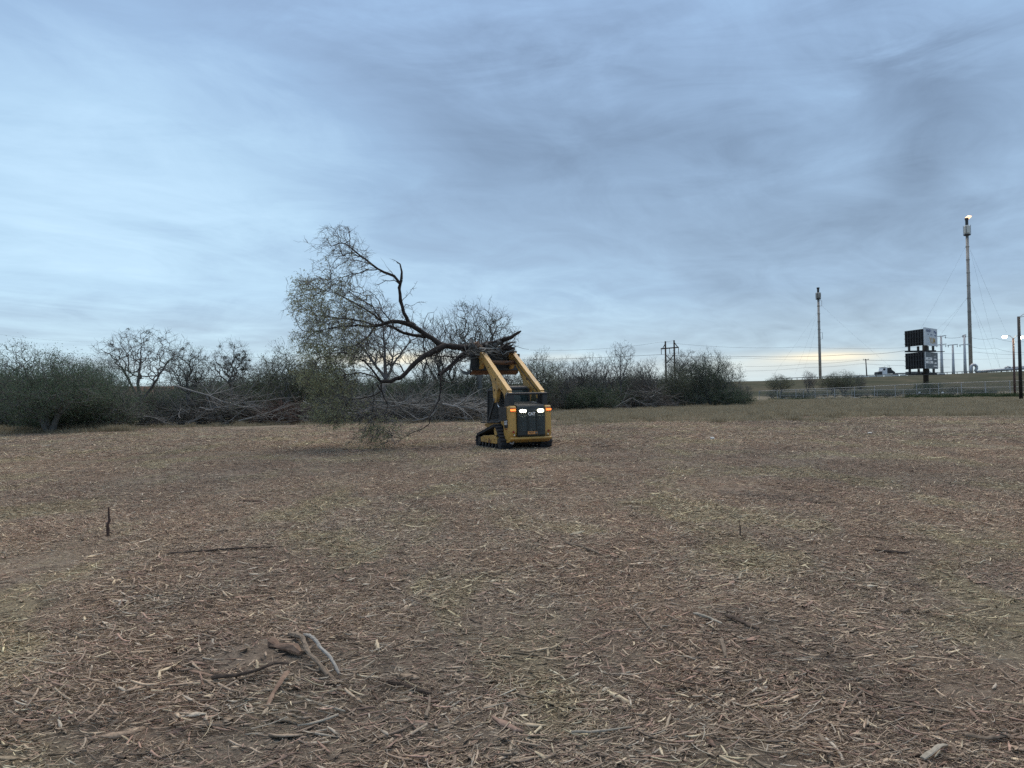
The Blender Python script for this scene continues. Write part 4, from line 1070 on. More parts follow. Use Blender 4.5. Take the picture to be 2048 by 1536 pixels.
o = o.build('brush_tangle', MAT['bark_mid']); o.location = q0; props(o, 'tangle of small sticks jammed between the grapple tines', 'brush', kind='stuff')
# ------------------------------------------------------------------ trees
def base_at(px, D):
    d = ray(px, 800); return Vector((d.x / d.y * D, D, float(hgt(np.float64(d.x / d.y * D), np.float64(D))) - .03))
def height_for(px, top, D):
    return at(px, top, D).z
def gen_tree(seed, env, N=700, stems=1, fork=1.0, limbs=None, leafmat=None, leafn=0, leafsz=.055, leafsp=.12, barkm='bark_mid', clumps=0, clumpr=.14, zlow=.3, bf=.30, rt=.0085, rmax=.16, tw=3, twl=.42, lump=.22, keep=1.0, leaflow=9.0, up=.25, twm=None):
    """env = (centre height, horizontal radius, vertical radius)"""
    R = random.Random(seed); cz, rx, rz_ = env
    nodes = [(0., 0., 0.)]; par = [-1]; plen = [0.]; dirs = [(0, 0, 1.)]
    def addline(j, pts):
        for p in pts:
            q = nodes[j]; d = [p[m] - q[m] for m in range(3)]; L = sqrt(sum(v * v for v in d)); k = max(1, int(L / .25))
            for i in range(1, k + 1):
                nodes.append(tuple(q[m] + d[m] * i / k + (R.gauss(0, .025) if i < k else 0) for m in range(3))); par.append(j if i == 1 else len(nodes) - 2); plen.append(plen[par[-1]] + L / k); dirs.append(tuple(v / L for v in d))
            j = len(nodes) - 1
        return j
    for k in range(stems):
        a = 2 * pi * (k + R.random() * .7) / stems; l = R.uniform(.25, .8) * (stems > 1)
        if stems > 1:
            nodes.append((cos(a) * .12, sin(a) * .12, 0.)); par.append(0); plen.append(0.); dirs.append((0, 0, 1.)); j = len(nodes) - 1
            addline(j, [(cos(a) * (.12 + l * fork * .5), sin(a) * (.12 + l * fork * .5), fork * .55), (cos(a) * (.12 + l * fork * 1.1), sin(a) * (.12 + l * fork * 1.1), fork)])
        else:
            j = addline(0, [(R.gauss(0, .06), R.gauss(0, .06), fork * .5), (R.gauss(0, .12), R.gauss(0, .12), fork)])
            for lb in (limbs or []): addline(j, lb)
    ph = [R.uniform(0, 6.28) for _ in range(6)]
    T_ = []
    while len(T_) < N:
        v = [R.gauss(0, 1) for _ in range(3)]; q = sqrt(sum(x * x for x in v)); v = [x / q for x in v]
        if v[2] < 0: v[2] *= .75
        rr = R.random() ** .42 * (1 + lump * (sin(3 * v[0] + ph[0]) * sin(3.3 * v[1] + ph[1]) + .6 * sin(7 * v[2] + ph[2] + 4 * v[0]) * sin(5 * v[1] + ph[3])) * .8)
        p = (v[0] * rx * rr, v[1] * rx * rr, cz + v[2] * rz_ * rr)
        if p[2] > zlow: T_.append(p)
    T_.sort(key=lambda p: p[0] ** 2 + p[1] ** 2 + (p[2] - fork) ** 2)
    NP, par, dirs, paths = span(nodes, par, plen, dirs, np.array(T_, np.float32), bf, .24, R)
    rad = pipe_radii(len(NP), par, [p[-1] for p in paths], rt, .47, rmax)
    tr = Skel(); cr = Skel(); tips = []
    n0 = len(nodes)
    ch = {}
    for i in range(1, n0): ch.setdefault(par[i], []).append(i)
    def walk(j):
        for c_ in ch.get(j, []):
            seq = [j, c_]; k = c_
            while len([x for x in ch.get(k, []) if x < n0]) == 1: k = ch[k][0]; seq.append(k)
            tr.add([tuple(NP[m]) for m in seq], [float(rad[m]) for m in seq][:1] + [float(rad[m]) for m in seq[1:]], 8)
            if ch.get(k): walk(k)
    walk(0)
    tr.pl = [(p, [min(r, rmax) for r in r_], s_) for p, r_, s_ in tr.pl]
    for path in paths:
        r_ = [float(rad[m]) for m in path]; r_[0] = min(r_[0], r_[1] * 1.15)
        (tr if r_[1] > .028 else cr).add([tuple(NP[m]) for m in path], r_, 5 if r_[1] > .028 else 3)
        e = NP[path[-1]]; d = dirs[path[-1]]; d = (d[0], d[1], d[2] + up)
        twiglets(cr, tips, tuple(float(x) for x in e), d, tw, twl, rt * .95, R)
        for m in path[1:-1]:
            if R.random() < .30: twiglets(cr, tips, tuple(float(x) for x in NP[m]), dirs[m], 1, twl * .9, rt * .85, R, 1.3)
    root = empty('tree_model'); tr.build('trunk', MAT[barkm], root); cr.build('crown', MAT[twm or barkm], root)
    if leafn:
        q = []
        for p in tips:
            if R.random() > keep or (p[2] > cz + rz_ * .55 and R.random() < .5 * (p[2] - cz) / rz_): continue
            for _ in range(leafn): q.append((p[0] + R.gauss(0, leafsp), p[1] + R.gauss(0, leafsp), p[2] + R.gauss(0, leafsp)))
        V, Fq = leaves_np(q, leafsz, aspect=1.9); mesh_np('foliage', V, [Fq], MAT[leafmat], root)
    if clumps:
        q = []
        for p in R.sample(tips, min(clumps, len(tips))):
            s = R.uniform(.5, 1.3) * clumpr
            for _ in range(int(60 * (s / clumpr))): q.append((p[0] * .9 + R.gauss(0, s), p[1] * .9 + R.gauss(0, s), p[2] + R.gauss(0, s)))
        V, Fq = leaves_np(q, .07, aspect=1.8); mesh_np('mistletoe', V, [Fq], MAT['mistletoe'], root)['kind'] = 'stuff'
    root['_h'] = sorted(p[2] for p in tips)[int(len(tips) * .995)]
    root['_tri'] = sum(len(c.data.polygons) * 2 for c in root.children)
    print('tree', seed, 'tips', len(tips), 'h %.1f' % root['_h'], 'tri', root['_tri'])
    return root
used_models = set()
def place(model, name, label, cat, px, D, H=None, top=None, rz=0, group=None, sx=1.0, off=(0, 0)):
    h = model['_h']; H = H or height_for(px, top, D); s = H / h
    if model.name in used_models or model.get('_used'):
        r = model.copy(); COL.objects.link(r); kids = [c for c in model.children]
        for c in kids: copy_part(c, r)
        if 'group' in r: del r['group']
    else:
        r = model; model['_used'] = 1
    r.name = name; r.location = base_at(px, D) + Vector((off[0], off[1], 0)); r.rotation_euler = (0, 0, rz); r.scale = (s * sx, s * sx, s)
    props(r, label, cat, group); return r
PB = dict(rmin=(.011,), seg=[.5, .35, .28, .2], wob=[.10, .12, .16, .2], trop=[.02, .03, .02, .0], taper=[.6, .5, .45, .4], sides=[7, 5, 3, 3],
          nch=[(4, 5), (7, 9), (5, 7)], t0=[.45, .2, .15], ang=[(22, 52), (22, 58), (22, 60)], len=[(.75, 1.1), (.45, .75), (.4, .7)], rch=[.7, .55, .6])
def PP(**k):
    d = {a: list(b_) for a, b_ in PB.items()}; d['rmin'] = .011; d.update(k); return d
def P5(nch, t0=(.45, .2, .15, .15), ang=((22, 52), (22, 58), (22, 60), (20, 60)), len=((.75, 1.1), (.45, .75), (.45, .7), (.45, .7)), trop=(.02, .03, .03, .02, .0), wob=(.10, .12, .15, .2, .2)):
    return dict(rmin=.010, seg=[.5, .35, .28, .2, .18], wob=list(wob), trop=list(trop), taper=[.6, .5, .45, .4, .4], sides=[7, 5, 4, 3, 3], nch=list(nch), t0=list(t0), ang=list(ang), len=list(len), rch=[.7, .55, .6, .6])
GT = 'trees and shrubs of the wood edge behind the brush piles'
# dense dome mesquite, several stems from the ground
mA = gen_tree(101, (2.6, 3.4, 2.3), 1300, 4, 1.2, leafmat='leaf_grey', leafn=5, leafsp=.18, leafsz=.06, zlow=.9, rmax=.14, bf=.35)
mB = gen_tree(102, (5.3, 3.5, 2.3), 620, 1, 1.7, limbs=[[(-.9, .2, 3.0), (-1.9, .5, 4.6), (-2.5, .6, 5.6)], [(-.2, -.3, 3.2), (-.3, .3, 4.8), (-.1, .1, 6.6)], [(.7, .1, 2.9), (1.5, -.3, 3.9), (2.2, -.2, 5.0)]], barkm='bark_grey', zlow=3.2, bf=.25, clumps=12, clumpr=.09, tw=3, leafmat='leaf_brown', leafn=1, leafsz=.05, keep=.10, leafsp=.05)
mC = gen_tree(103, (4.0, 1.7, 1.9), 420, 1, 1.9, limbs=[[(.3, 0, 2.6), (.5, .1, 3.6)]], leafmat='leaf_dark', leafn=2, keep=.5, leafsz=.055, zlow=2.3, clumps=14, clumpr=.10)
mD = gen_tree(104, (4.7, 2.1, 1.9), 460, 1, 2.9, zlow=3.0, clumps=46, clumpr=.07, rt=.008)
mE = gen_tree(105, (3.2, 2.3, 2.5), 760, 2, 1.3, leafmat='leaf_olive2', leafn=3, leafsp=.14, leafsz=.06, zlow=.9, keep=.9)
mF = gen_tree(106, (3.5, 1.7, 2.6), 560, 2, 1.3, zlow=1.3, bf=.6, tw=3, twl=.5, up=.7, barkm='bark_grey', leafmat='leaf_brown', leafn=1, leafsz=.045, keep=.12, leafsp=.05)
mG = gen_tree(107, (1.0, 1.9, 1.3), 480, 6, .5, leafmat='leaf_dark', leafn=4, leafsp=.13, leafsz=.07, zlow=.1, rmax=.05, twl=.3)
mH = gen_tree(108, (1.3, 1.6, 1.4), 360, 8, .5, zlow=.2, rmax=.035, bf=.6, up=.5, barkm='bark_grey')
mH2 = gen_tree(109, (1.3, 1.7, 1.4), 380, 7, .5, leafmat='leaf_grey', leafn=3, leafsp=.15, leafsz=.055, zlow=.2, rmax=.04, keep=.9)
mI = gen_tree(110, (4.9, 2.4, 2.3), 700, 1, 2.2, limbs=[[(-.5, 0, 3.4), (-.9, .2, 4.6)], [(.5, .2, 3.6), (.8, -.1, 5.0)]], leafmat='leaf_dark', leafn=1, leafsz=.05, keep=.30, zlow=2.9, clumps=16, clumpr=.15)
mJ = gen_tree(111, (2.9, 2.9, 2.5), 1000, 3, 1.0, leafmat='leaf_dark', leafn=3, leafsp=.16, leafsz=.065, zlow=.5, keep=1.0)
mK = gen_tree(112, (5.2, 3.1, 2.6), 640, 1, 2.6, limbs=[[(.1, 0, 4.2), (0, .1, 6.2)], [(-.9, .2, 4.0), (-1.8, .1, 5.2)], [(.9, -.1, 3.9), (1.8, 0, 5.0)]], zlow=2.9, barkm='bark_grey', clumps=9, clumpr=.14)
T = 'tree'
place(mA, 'mesquite_tree', 'large dense mesquite with a dark many stemmed trunk at the left end of the wood', T, 98, 41.5, top=692, rz=.4, group=GT)
place(mB, 'bare_tree', 'tall bare pale tree forking wide behind the brush pile, nearly leafless against the sky', T, 285, 55, top=655, rz=0, group=GT)
place(mC, 'small_tree', 'small dark leaning tree with sparse leaves between the bare forked tree and the clumpy one', T, 378, 52, top=682, rz=2.2, group=GT)
place(mD, 'bare_tree', 'slim tree dotted with dark round clumps in its bare crown', T, 464, 57, top=678, rz=.2, group=GT)
place(mE, 'leafy_tree', 'olive green tree just left of the leafy crown of the carried tree', T, 575, 58, top=688, rz=.9, group=GT)
place(mK, 'bare_tree', 'straight pale trunk with a bare crown seen through the branches of the carried tree', T, 768, 60, top=604, rz=.0, group=GT)
place(mF, 'bare_tree', 'bare grey tree behind the upper trunk of the carried tree', T, 878, 66, top=624, rz=1.9, group=GT)
place(mI, 'speckled_tree', 'tall speckled tree rising right behind the grapple load', T, 962, 64, top=602, rz=0.3, group=GT)
place(mE, 'leafy_tree', 'green tree behind the right lift arm of the loader', T, 1078, 66, top=702, rz=2.6, group=GT)
for i, (px, D, top, rz, lb) in enumerate([(1122, 70, 714, .3, 'bare upright tree first to the right of the green tree by the lift arm'), (1166, 76, 708, 1.6, 'bare upright tree with the densest fan of twigs right of the loader'),
        (1206, 74, 712, 2.9, 'bare upright tree just left of the lone tall tree'), (1290, 78, 716, .9, 'bare upright tree just left of the wooden pylon'), (1392, 82, 708, 2.1, 'bare upright tree just right of the wooden pylon'), (1000, 72, 700, 3.4, 'bare upright tree between the two lift arms')]):
    place(mF, 'bare_tree', lb, T, px, D, top=top, rz=rz, group='bare trees right of the loader', sx=1.15)
place(mK, 'lone_tall_tree', 'thin windswept tree standing above its neighbours left of the wooden pylon', T, 1243, 76, top=682, rz=2.4, group=GT, sx=.5)
place(mI, 'speckled_tree', 'speckled leafy tree behind the right leg of the wooden pylon', T, 1362, 84, top=698, rz=1.5, group=GT, sx=.9)
place(mJ, 'mesquite_tree', 'large dark bushy mesquite at the right end of the wood', T, 1424, 80, top=702, rz=.5, group=GT, sx=.95)
place(mG, 'evergreen_bush', 'low dark green rounded bush at the right end of the wood', 'bush', 1462, 78, top=774, rz=0, group=GT, sx=1.25)
place(mC, 'small_tree', 'short leafy tree in front of the wood between loader and lone tall tree', T, 1190, 72, top=742, rz=.6, group=GT)
place(mE, 'leafy_tree', 'olive tree filling the gap left of the olive tree by the carried crown', T, 520, 66, top=722, rz=4.1, group=GT)
place(mA, 'mesquite_tree', 'dense mesquite cut by the left edge of the photo', T, -40, 50, top=716, rz=2.4, group=GT)
place(mA, 'mesquite_tree', 'mesquite of lower height behind the big left one', T, 190, 50, top=716, rz=3.3, group=GT, sx=.8)
place(mJ, 'mesquite_tree', 'dark leafy tree behind the olive foliage of the carried tree', T, 640, 62, top=712, rz=1.2, group=GT)
place(mJ, 'mesquite_tree', 'dark leafy tree behind the dangling branch of the carried tree', T, 856, 62, top=736, rz=3.2, group=GT)
place(mJ, 'mesquite_tree', 'dark leafy tree behind the left lift arm of the loader', T, 940, 66, top=728, rz=.3, group=GT)
place(mJ, 'mesquite_tree', 'dark leafy tree between the lone tall tree and the wooden pylon', T, 1262, 84, top=732, rz=4.4, group=GT)
place(mE, 'leafy_tree', 'olive leafy tree beside the big dark mesquite on the right', T, 1352, 79, top=724, rz=5.1, group=GT)
RT = random.Random(21)
GB = 'thicket bushes of the wood edge'
specs = []
for px in range(-60, 1480, 26):
    lim = 62 + max(0, px - 900) * .036
    for row, (dD, t0_) in enumerate(((0, 768), (9, 752), (20, 744))):
        if 225 < px < 360 and row > 0 and True: t0_ = 778
        if RT.random() < (.25, .2, .3)[row]: continue
        specs.append((px + RT.uniform(-12, 12), (46 if px < 240 else lim) + dD + RT.uniform(-2, 3), t0_ + RT.uniform(-6, 30)))
def row_of(D, px): return D < ((46 if px < 240 else 62 + max(0, px - 900) * .036) + 5)
for px, D, top in specs:
    md_ = RT.choice((mH, mH2, mH2, mG))
    nm = 'thicket_bush'
    lb = 'grey bare thicket bush in the dense undergrowth of the wood' if md_ is mH else 'grey green leafy thicket bush in the dense undergrowth of the wood'
    if md_ is mH and px > 1250 and RT.random() < .6: md_ = mH2; lb = 'grey green leafy thicket bush in the dense undergrowth of the wood'
    zone = next(b_ for a_, b_ in ((230, 'left of the leafy green brush pile'), (520, 'behind the silvery branch pile'), (760, 'behind the carried foliage'), (1010, 'left of the loader arms'), (1240, 'between the loader and the lone tall tree'), (9999, 'near the wooden pylon')) if px < a_)
    lb = ('grey bare' if md_ is mH else 'dark green rounded' if md_ is mG else 'grey green leafy') + ' bush, ' + ('front' if row_of(D, px) else 'back') + ' undergrowth ' + zone
    place(md_, nm, lb, 'bush', px, D, H=max(1.4, height_for(px, top, D)), rz=RT.uniform(0, 6), group=GB, sx=RT.uniform(1.0, 1.5))
for px in range(1545, 1990, 21):
    D = 143 + RT.uniform(0, 16); md_ = RT.choice((mG, mH2, mG)); top = RT.uniform(779, 789)
    place(md_, 'fence_shrub', ('round dark green' if md_ is mG else 'loose grey green') + ' shrub behind the fence ' + ('between the wood and the smaller stack' if px < 1640 else 'between the smaller stack and the billboard' if px < 1840 else 'right of the billboard'), 'shrub', px, D, H=max(1.3, height_for(px, top, D)), rz=RT.uniform(0, 6), group='dark shrubs behind the fence', sx=RT.uniform(1.2, 1.7))
# right of the wood: shrubs on the bank
for px, top, D, md_, lb, s in ((1560, 748, 200, mE, 'wide olive shrub on the bank by the end of the fence', 1.5), 
        (1620, 740, 214, mF, 'bare twiggy tree on the bank left of the smaller flare stack', .9), (1662, 746, 196, mE, 'green tree on the bank right of the smaller flare stack', 1.3), (1688, 742, 198, mJ, 'dark green tree on the bank in the middle of the row', 1.2),
        (1722, 748, 228, mF, 'small bare shrub by the foot of the utility pole', .9), 
        (1856, 764, 168, mG, 'dark shrub behind the foot of the billboard column', 1.1), (1820, 776, 165, mH2, 'low grey shrub left of the billboard column', 1.6), (1910, 770, 190, mH2, 'low grey shrub right of the billboard column', 1.8), (1760, 778, 160, mH2, 'low grey shrub behind the fence below the truck', 1.8)):
    H = max(1.6, height_for(px, top, D) - max(0, (D - 180) * .06) * 0)
    place(md_, 'bank_shrub', lb, 'shrub', px, D, H=H, rz=px * .1, group='shrubs below the highway', sx=s * 1.15)

# ------------------------------------------------------------------ brush piles
def limb_model(seed, mat, L0=3.4, r0=.045, leaf=None, nch=(6, 8)):
    R = random.Random(seed); S = Skel(); tips = []
    P = PP(seg=[.3, .25, .2, .2], nch=[nch, (3, 5), (2, 3)], t0=[.15, .2, .2], wob=[.08, .13, .16, .2], trop=[0, 0, 0, 0], len=[(.45, .75), (.5, .8), (.4, .7)], ang=[(15, 45), (18, 50), (20, 50)], sides=[5, 3, 3, 3], floor=-99)
    P = {k: (v_[:3] if isinstance(v_, list) and k not in ('nch', 't0', 'ang', 'len', 'rch') else (v_[:2] if isinstance(v_, list) else v_)) for k, v_ in P.items()}
    grow([S, S, S], tips, (0, 0, 0), (1, 0, .03), L0, r0, 0, P, R)
    V, Q = S.arrays(); V[:, 0] -= L0 / 2
    o = mesh_np('branch', V, [Q], MAT[mat], smooth=True, link=False)
    lo = None
    if leaf:
        q = [(p[0] - L0 / 2 + R.gauss(0, .1), p[1] + R.gauss(0, .1), p[2] + R.gauss(0, .1)) for p in tips for _ in range(2)]
        V, Fq = leaves_np(q, .06); lo = mesh_np('leaves', V, [Fq], MAT[leaf], link=False)
    return o, lo
LMB = {'pale': [limb_model(201 + i, 'bark_pale', 3.8, .05) for i in range(3)], 'green': [limb_model(211 + i, 'bark_mid', 3.0, .035, 'leaf_grey') for i in range(3)],
       'red': [limb_model(221 + i, 'bark_red', 2.4, .03) for i in range(3)], 'grey': [limb_model(231 + i, 'bark_grey', 3.4, .04) for i in range(3)]}
def pile(name, label, px0, px1, D, top, n, mix, seed, depth=3.0, core='bark_red', group='brush piles along the wood'):
    R = random.Random(seed); a, b_ = base_at(px0, D), base_at(px1, D); c_ = (a + b_) / 2; W_ = (b_ - a).length / 2
    H = height_for((px0 + px1) / 2, top, D)
    root = empty(name, c_, atan2(b_.y - a.y, b_.x - a.x), label, 'brush pile', group)
    for i in range(n):
        kind = R.choices(list(mix), list(mix.values()))[0]; o, lo = R.choice(LMB[kind])
        u = R.uniform(-.92, .92); hh = H * (1 - abs(u) ** 2.4) ; z = .08 + hh * R.uniform(0, .72) ** 1.0; y = R.gauss(0, depth * .33) * (1 - z / (H * 1.6))
        if kind == 'pale': y = -abs(y) - .5 * (1 - z / H)
        c = o.copy(); COL.objects.link(c); c.parent = root; c.location = (u * W_ * .9, y, z)
        ry = R.gauss(0, .22) - .25 * (z / H) * (1 if R.random() < .5 else -1)
        c.rotation_euler = (R.uniform(0, 6.28), ry, R.choice((0, pi)) + R.gauss(0, .5))
        sc = R.uniform(.6, 1.15) * min(1, W_ / 2.4); c.scale = (sc,) * 3
        if lo: l2 = lo.copy(); COL.objects.link(l2); l2.parent = c
    S = Skel()
    for i in range(int(70 * W_)):
        u = R.uniform(-1, 1); hh = H * .88 * (1 - abs(u) ** 2.4); z = hh * R.random() ** .9; L = R.uniform(.6, 2.0); e = Vector((R.gauss(0, 1), R.gauss(0, .5), R.gauss(0, .3))).normalized()
        p = Vector((u * W_, R.gauss(0, depth * .33) * (1 - z / (H * 1.5)), max(.03, z))); r = R.choice((.008, .012, .02, .03))
        S.add([tuple(p + e * L * (q / 4 - .5) + Vector((R.gauss(0, .04), R.gauss(0, .04), R.gauss(0, .04)))) for q in range(5)], [r, r, r, r * .8, r * .5], 3)
    s = S.build('brush_core', MAT['bark_dark' if core != 'bark_red' else core], root); s['kind'] = 'stuff'  # shade inside the pile put into a darker core bark, reddish pile excepted
    return root
pile('brush_pile', 'low green grey brush pile with leaves still on, leftmost of the piles', 232, 345, 50, 792, 46, {'green': 8, 'grey': 2}, 1, core='bark_mid')
pile('brush_pile', 'pile of long silvery grey branches below the tree dotted with dark clumps', 335, 525, 51, 770, 60, {'pale': 5, 'grey': 3, 'green': 4}, 2, depth=3.6, core='bark_mid')
pile('brush_pile', 'dense reddish brown pile of thin branches left of the carried foliage', 512, 622, 50, 797, 60, {'red': 8, 'pale': 1}, 3, core='bark_red')
pile('brush_pile', 'dark leafy brush pile behind the low hanging foliage of the carried tree', 618, 765, 51, 782, 60, {'green': 9, 'grey': 2, 'pale': 1}, 4, depth=3.4, core='bark_mid')
pile('brush_pile', 'pile with long pale bare branches fanned along its front, below the carried trunk', 745, 905, 50.5, 786, 72, {'pale': 4, 'green': 7, 'red': 1}, 5, depth=3.4, core='bark_mid')
pile('brush_pile', 'pile of pale forked branches ending just left of the loader', 875, 1000, 50, 784, 48, {'pale': 4, 'grey': 3, 'green': 4}, 6, depth=3.2, core='bark_mid')
pile('brush_pile', 'heap of grey cut branches leaning inside the wood right of the loader', 1215, 1345, 74, 762, 40, {'grey': 6, 'pale': 2}, 7, depth=3.2, core='bark_grey')
# long single branches lying out in front of the piles
def traced_limb(name, pts, D0, D1, r0, r1, mat, label, cat='branch', group=None, kids=10, seed=1, kl=1.0):
    R = random.Random(seed); P3 = resample(px_branch(pts, D0, D1), .25); q0 = P3[0].copy(); n = len(P3); S = Skel(); tp = []
    S.add([tuple(p - q0 + Vector((0, 0, R.gauss(0, .01)))) for p in P3], [r0 + (r1 - r0) * i / (n - 1) for i in range(n)], 6)
    P = dict(seg=[.25, .2], wob=[.12, .16], trop=[0, 0], taper=[.5, .4], sides=[4, 3], nch=[(3, 5)], t0=[.2], ang=[(20, 55)], len=[(.4, .8)], rch=[.6], floor=-q0.z + .03)
    for k in range(kids):
        i = R.randint(max(1, n // 5), n - 1); d = (P3[i] - P3[i - 1]).normalized(); sd_ = Vector((R.gauss(0, 1), R.gauss(0, 1), R.gauss(.2, .8))).normalized()
        grow([S, S], tp, tuple(P3[i] - q0), tuple((d + sd_ * .7).normalized()), kl * R.uniform(.5, 1.3), .6 * (r0 + (r1 - r0) * i / n), 0, P, R)
    o = S.build(name, MAT[mat]); o.location = q0; props(o, label, cat, group); return o
GP = 'long pale branches in front of the piles'
traced_limb('pale_branch', [(885, 808), (905, 812), (935, 815), (958, 822), (975, 838)], 47.5, 47, .09, .02, 'bark_pale', 'pale forked branch reaching right towards the loader', group=GP, kids=16, seed=3, kl=1.6)
traced_limb('pale_branch', [(873, 798), (872, 822), (862, 833), (845, 838), (822, 842), (802, 846)], 47, 47.5, .09, .02, 'bark_pale', 'pale angled branch bent to the ground below the dangling limb', group=GP, kids=14, seed=4, kl=1.2)
traced_limb('pale_branch', [(682, 790), (705, 796), (732, 795), (748, 788), (760, 770)], 47.5, 48, .04, .03, 'bark_pale', 'pale twisted branch under the fork of the carried trunk', group=GP, kids=12, seed=5, kl=1.4)
traced_limb('pale_branch', [(696, 826), (722, 826), (740, 815), (752, 812)], 47, 47.5, .05, .02, 'bark_pale', 'short pale branch low in the leafy pile', group=GP, kids=10, seed=6, kl=1.1)
traced_limb('pale_branch', [(352, 772), (385, 782), (420, 792), (450, 805), (492, 814), (520, 812)], 49, 48.5, .07, .02, 'bark_pale', 'longest silvery branch sloping down across the grey pile', group=GP, kids=18, seed=7, kl=1.8)
traced_limb('pale_branch', [(478, 842), (502, 836), (528, 828), (560, 818)], 48, 48, .06, .02, 'bark_pale', 'pale branch lying between the grey pile and the reddish pile', group=GP, kids=12, seed=8, kl=1.1)
traced_limb('pale_branch', [(224, 850), (245, 842), (262, 836), (290, 832)], 48, 48.5, .05, .02, 'bark_pale', 'pale stick at the left foot of the leafy green pile', group=GP, kids=8, seed=9, kl=.9)
traced_limb('pale_branch', [(740, 800), (790, 804), (840, 812), (875, 826)], 47.8, 47.5, .05, .015, 'bark_pale', 'arched pale branch over the front of the pile below the carried trunk', group=GP, kids=16, seed=10, kl=1.5)
for m_ in ('_h', '_used', '_tri'):
    for o in list(scene.objects):
        if m_ in o: del o[m_]
# ------------------------------------------------------------------ fences
def fence(name, label, path, post_r, spacing, group=None, extra_rail=None, wires=True, wr=.0042, ws=.09):
    P = []
    for (px, py, D) in path: P.append(at(px, py, D))
    c0 = Vector((P[0].x, P[0].y, 0)); root = empty(name, c0, 0, label, 'fence', group)
    L = [0]
    for a, b_ in zip(P[:-1], P[1:]): L.append(L[-1] + math.hypot(b_.x - a.x, b_.y - a.y))
    def pt(s):
        for i in range(len(P) - 1):
            if s <= L[i + 1] or i == len(P) - 2:
                return P[i].lerp(P[i + 1], (s - L[i]) / (L[i + 1] - L[i]))
    n = int(L[-1] / spacing); me_ = None
    for i in range(n + 1):
        p = pt(L[-1] * i / n)
        if me_ is None:
            q = MB().tube([(0, 0, -.4), (0, 0, 1)], post_r, 8).build('post', MAT['galv'], root); me_ = q.data
        else:
            q = bpy.data.objects.new('post', me_); COL.objects.link(q); q.parent = root
        q.location = (p.x - c0.x, p.y - c0.y, 0); q.scale = (1, 1, p.z)
    pts = [pt(L[-1] * i / (n * 2)) - c0 for i in range(n * 2 + 1)]
    MB().tube([tuple(p) for p in pts], post_r * .75, 6).build('top_rail', MAT['galv'], root, smooth=True)
    if extra_rail: MB().tube([(p.x, p.y, p.z * extra_rail) for p in pts], post_r * .5, 5).build('mid_rail', MAT['galv'], root)
    if wires:
        m_ = int(L[-1] / ws); S = Skel(); a = np.linspace(0, L[-1], m_)
        for s in a:
            p = pt(s); h = p.z - .05
            for sg in (-1, 1):
                e = pt(min(L[-1], max(0, s + sg * h)));
                S.add([(p.x - c0.x, p.y - c0.y + .02 * sg, 0.02), (e.x - c0.x, e.y - c0.y + .02 * sg, h)], [wr, wr], 3)
        f = S.build('wire_mesh', MAT['wire'], root); f['kind'] = 'stuff'
    return root
fence('chain_link_fence', 'tall chain link fence with galvanised posts running behind the weeds', [(1518, 782, 128), (1693, 775, 121), (1835, 768, 114), (2048, 761, 104), (2300, 752, 96)], .045, 3.05)
fence('chain_link_fence', 'lower chain link fence with a mid rail standing behind the tall one', [(1560, 783, 140), (1671, 780, 136), (1813, 779.4, 130), (1896, 776, 126), (2048, 773, 118), (2300, 768, 110)], .045, 4.0, extra_rail=.45, wires=True, wr=.004, ws=.16)
for px, py, lb in ((1838.5, 785, 'small white notice on the tall fence, left of the two'), (1885, 785, 'small white notice on the tall fence, right of the two')):
    p = at(px, py, 114 if px < 1860 else 111.5); o = MB().box(-.17, .17, -.06, -.045, -.12, .12).build('fence_sign', MAT['white']); o.location = p; props(o, lb, 'sign', 'notices on the fence')
# kerb of the lot behind
kb = MB(); KP = [at(px, 0, D) for px, D in ((1540, 127), (1700, 119), (1850, 111), (2048, 101.5), (2300, 94))]
for a, b_ in zip(KP[:-1], KP[1:]):
    kb.bar((a.x, a.y, .08), (b_.x, b_.y, .08), .22, .36)
props(kb.build('kerb', MAT['concrete']), 'low pale concrete kerb along the foot of the fence', kind='structure')

# ------------------------------------------------------------------ highway furniture
gr_ = empty('guard_rail', (0, 0, 0), 0, 'steel guard rail with short posts along the top of the highway bank', 'guard rail')
xs = np.arange(95, 290, 2.0); pts = []
for x in xs: y, z = bank(x); pts.append((x, y + 3.6, z + .70))
c0 = Vector(pts[0]); gr_.location = c0
rail = MB()
for a, b_ in zip(pts[:-1], pts[1:]): rail.bar(Vector(a) - c0, Vector(b_) - c0, .07, .24)
rail.build('rail', MAT['stack'], gr_)
pm = None
for p in pts:
    if pm is None: q = MB().box(-.08, .08, -.08, .08, -.75, .12).build('post', MAT['wood_pole'], gr_); pm = q.data
    else: q = bpy.data.objects.new('post', pm); COL.objects.link(q); q.parent = gr_
    q.location = Vector(p) - c0 + Vector((0, .12, 0))
# white lane edge barrier blocks seen below the truck
xs2 = np.arange(at(1700, 755, 256).x, at(1890, 748, 262).x, 3.1)
bm_ = None
for i, x in enumerate(xs2):
    y, z = bank(x)
    if i == 0: q = MB().prism([(-.3, 0), (.3, 0), (.12, .35), (.08, .8), (-.08, .8), (-.12, .35)], -1.2, 1.2).build('barrier_block', MAT['concrete']); bm_ = q.data
    else: q = bpy.data.objects.new('barrier_block', bm_); COL.objects.link(q)
    q.location = (x, y + 1.2, z - .35); props(q, 'pale concrete barrier block in the row below the truck', 'barrier', 'concrete barrier blocks along the highway edge')

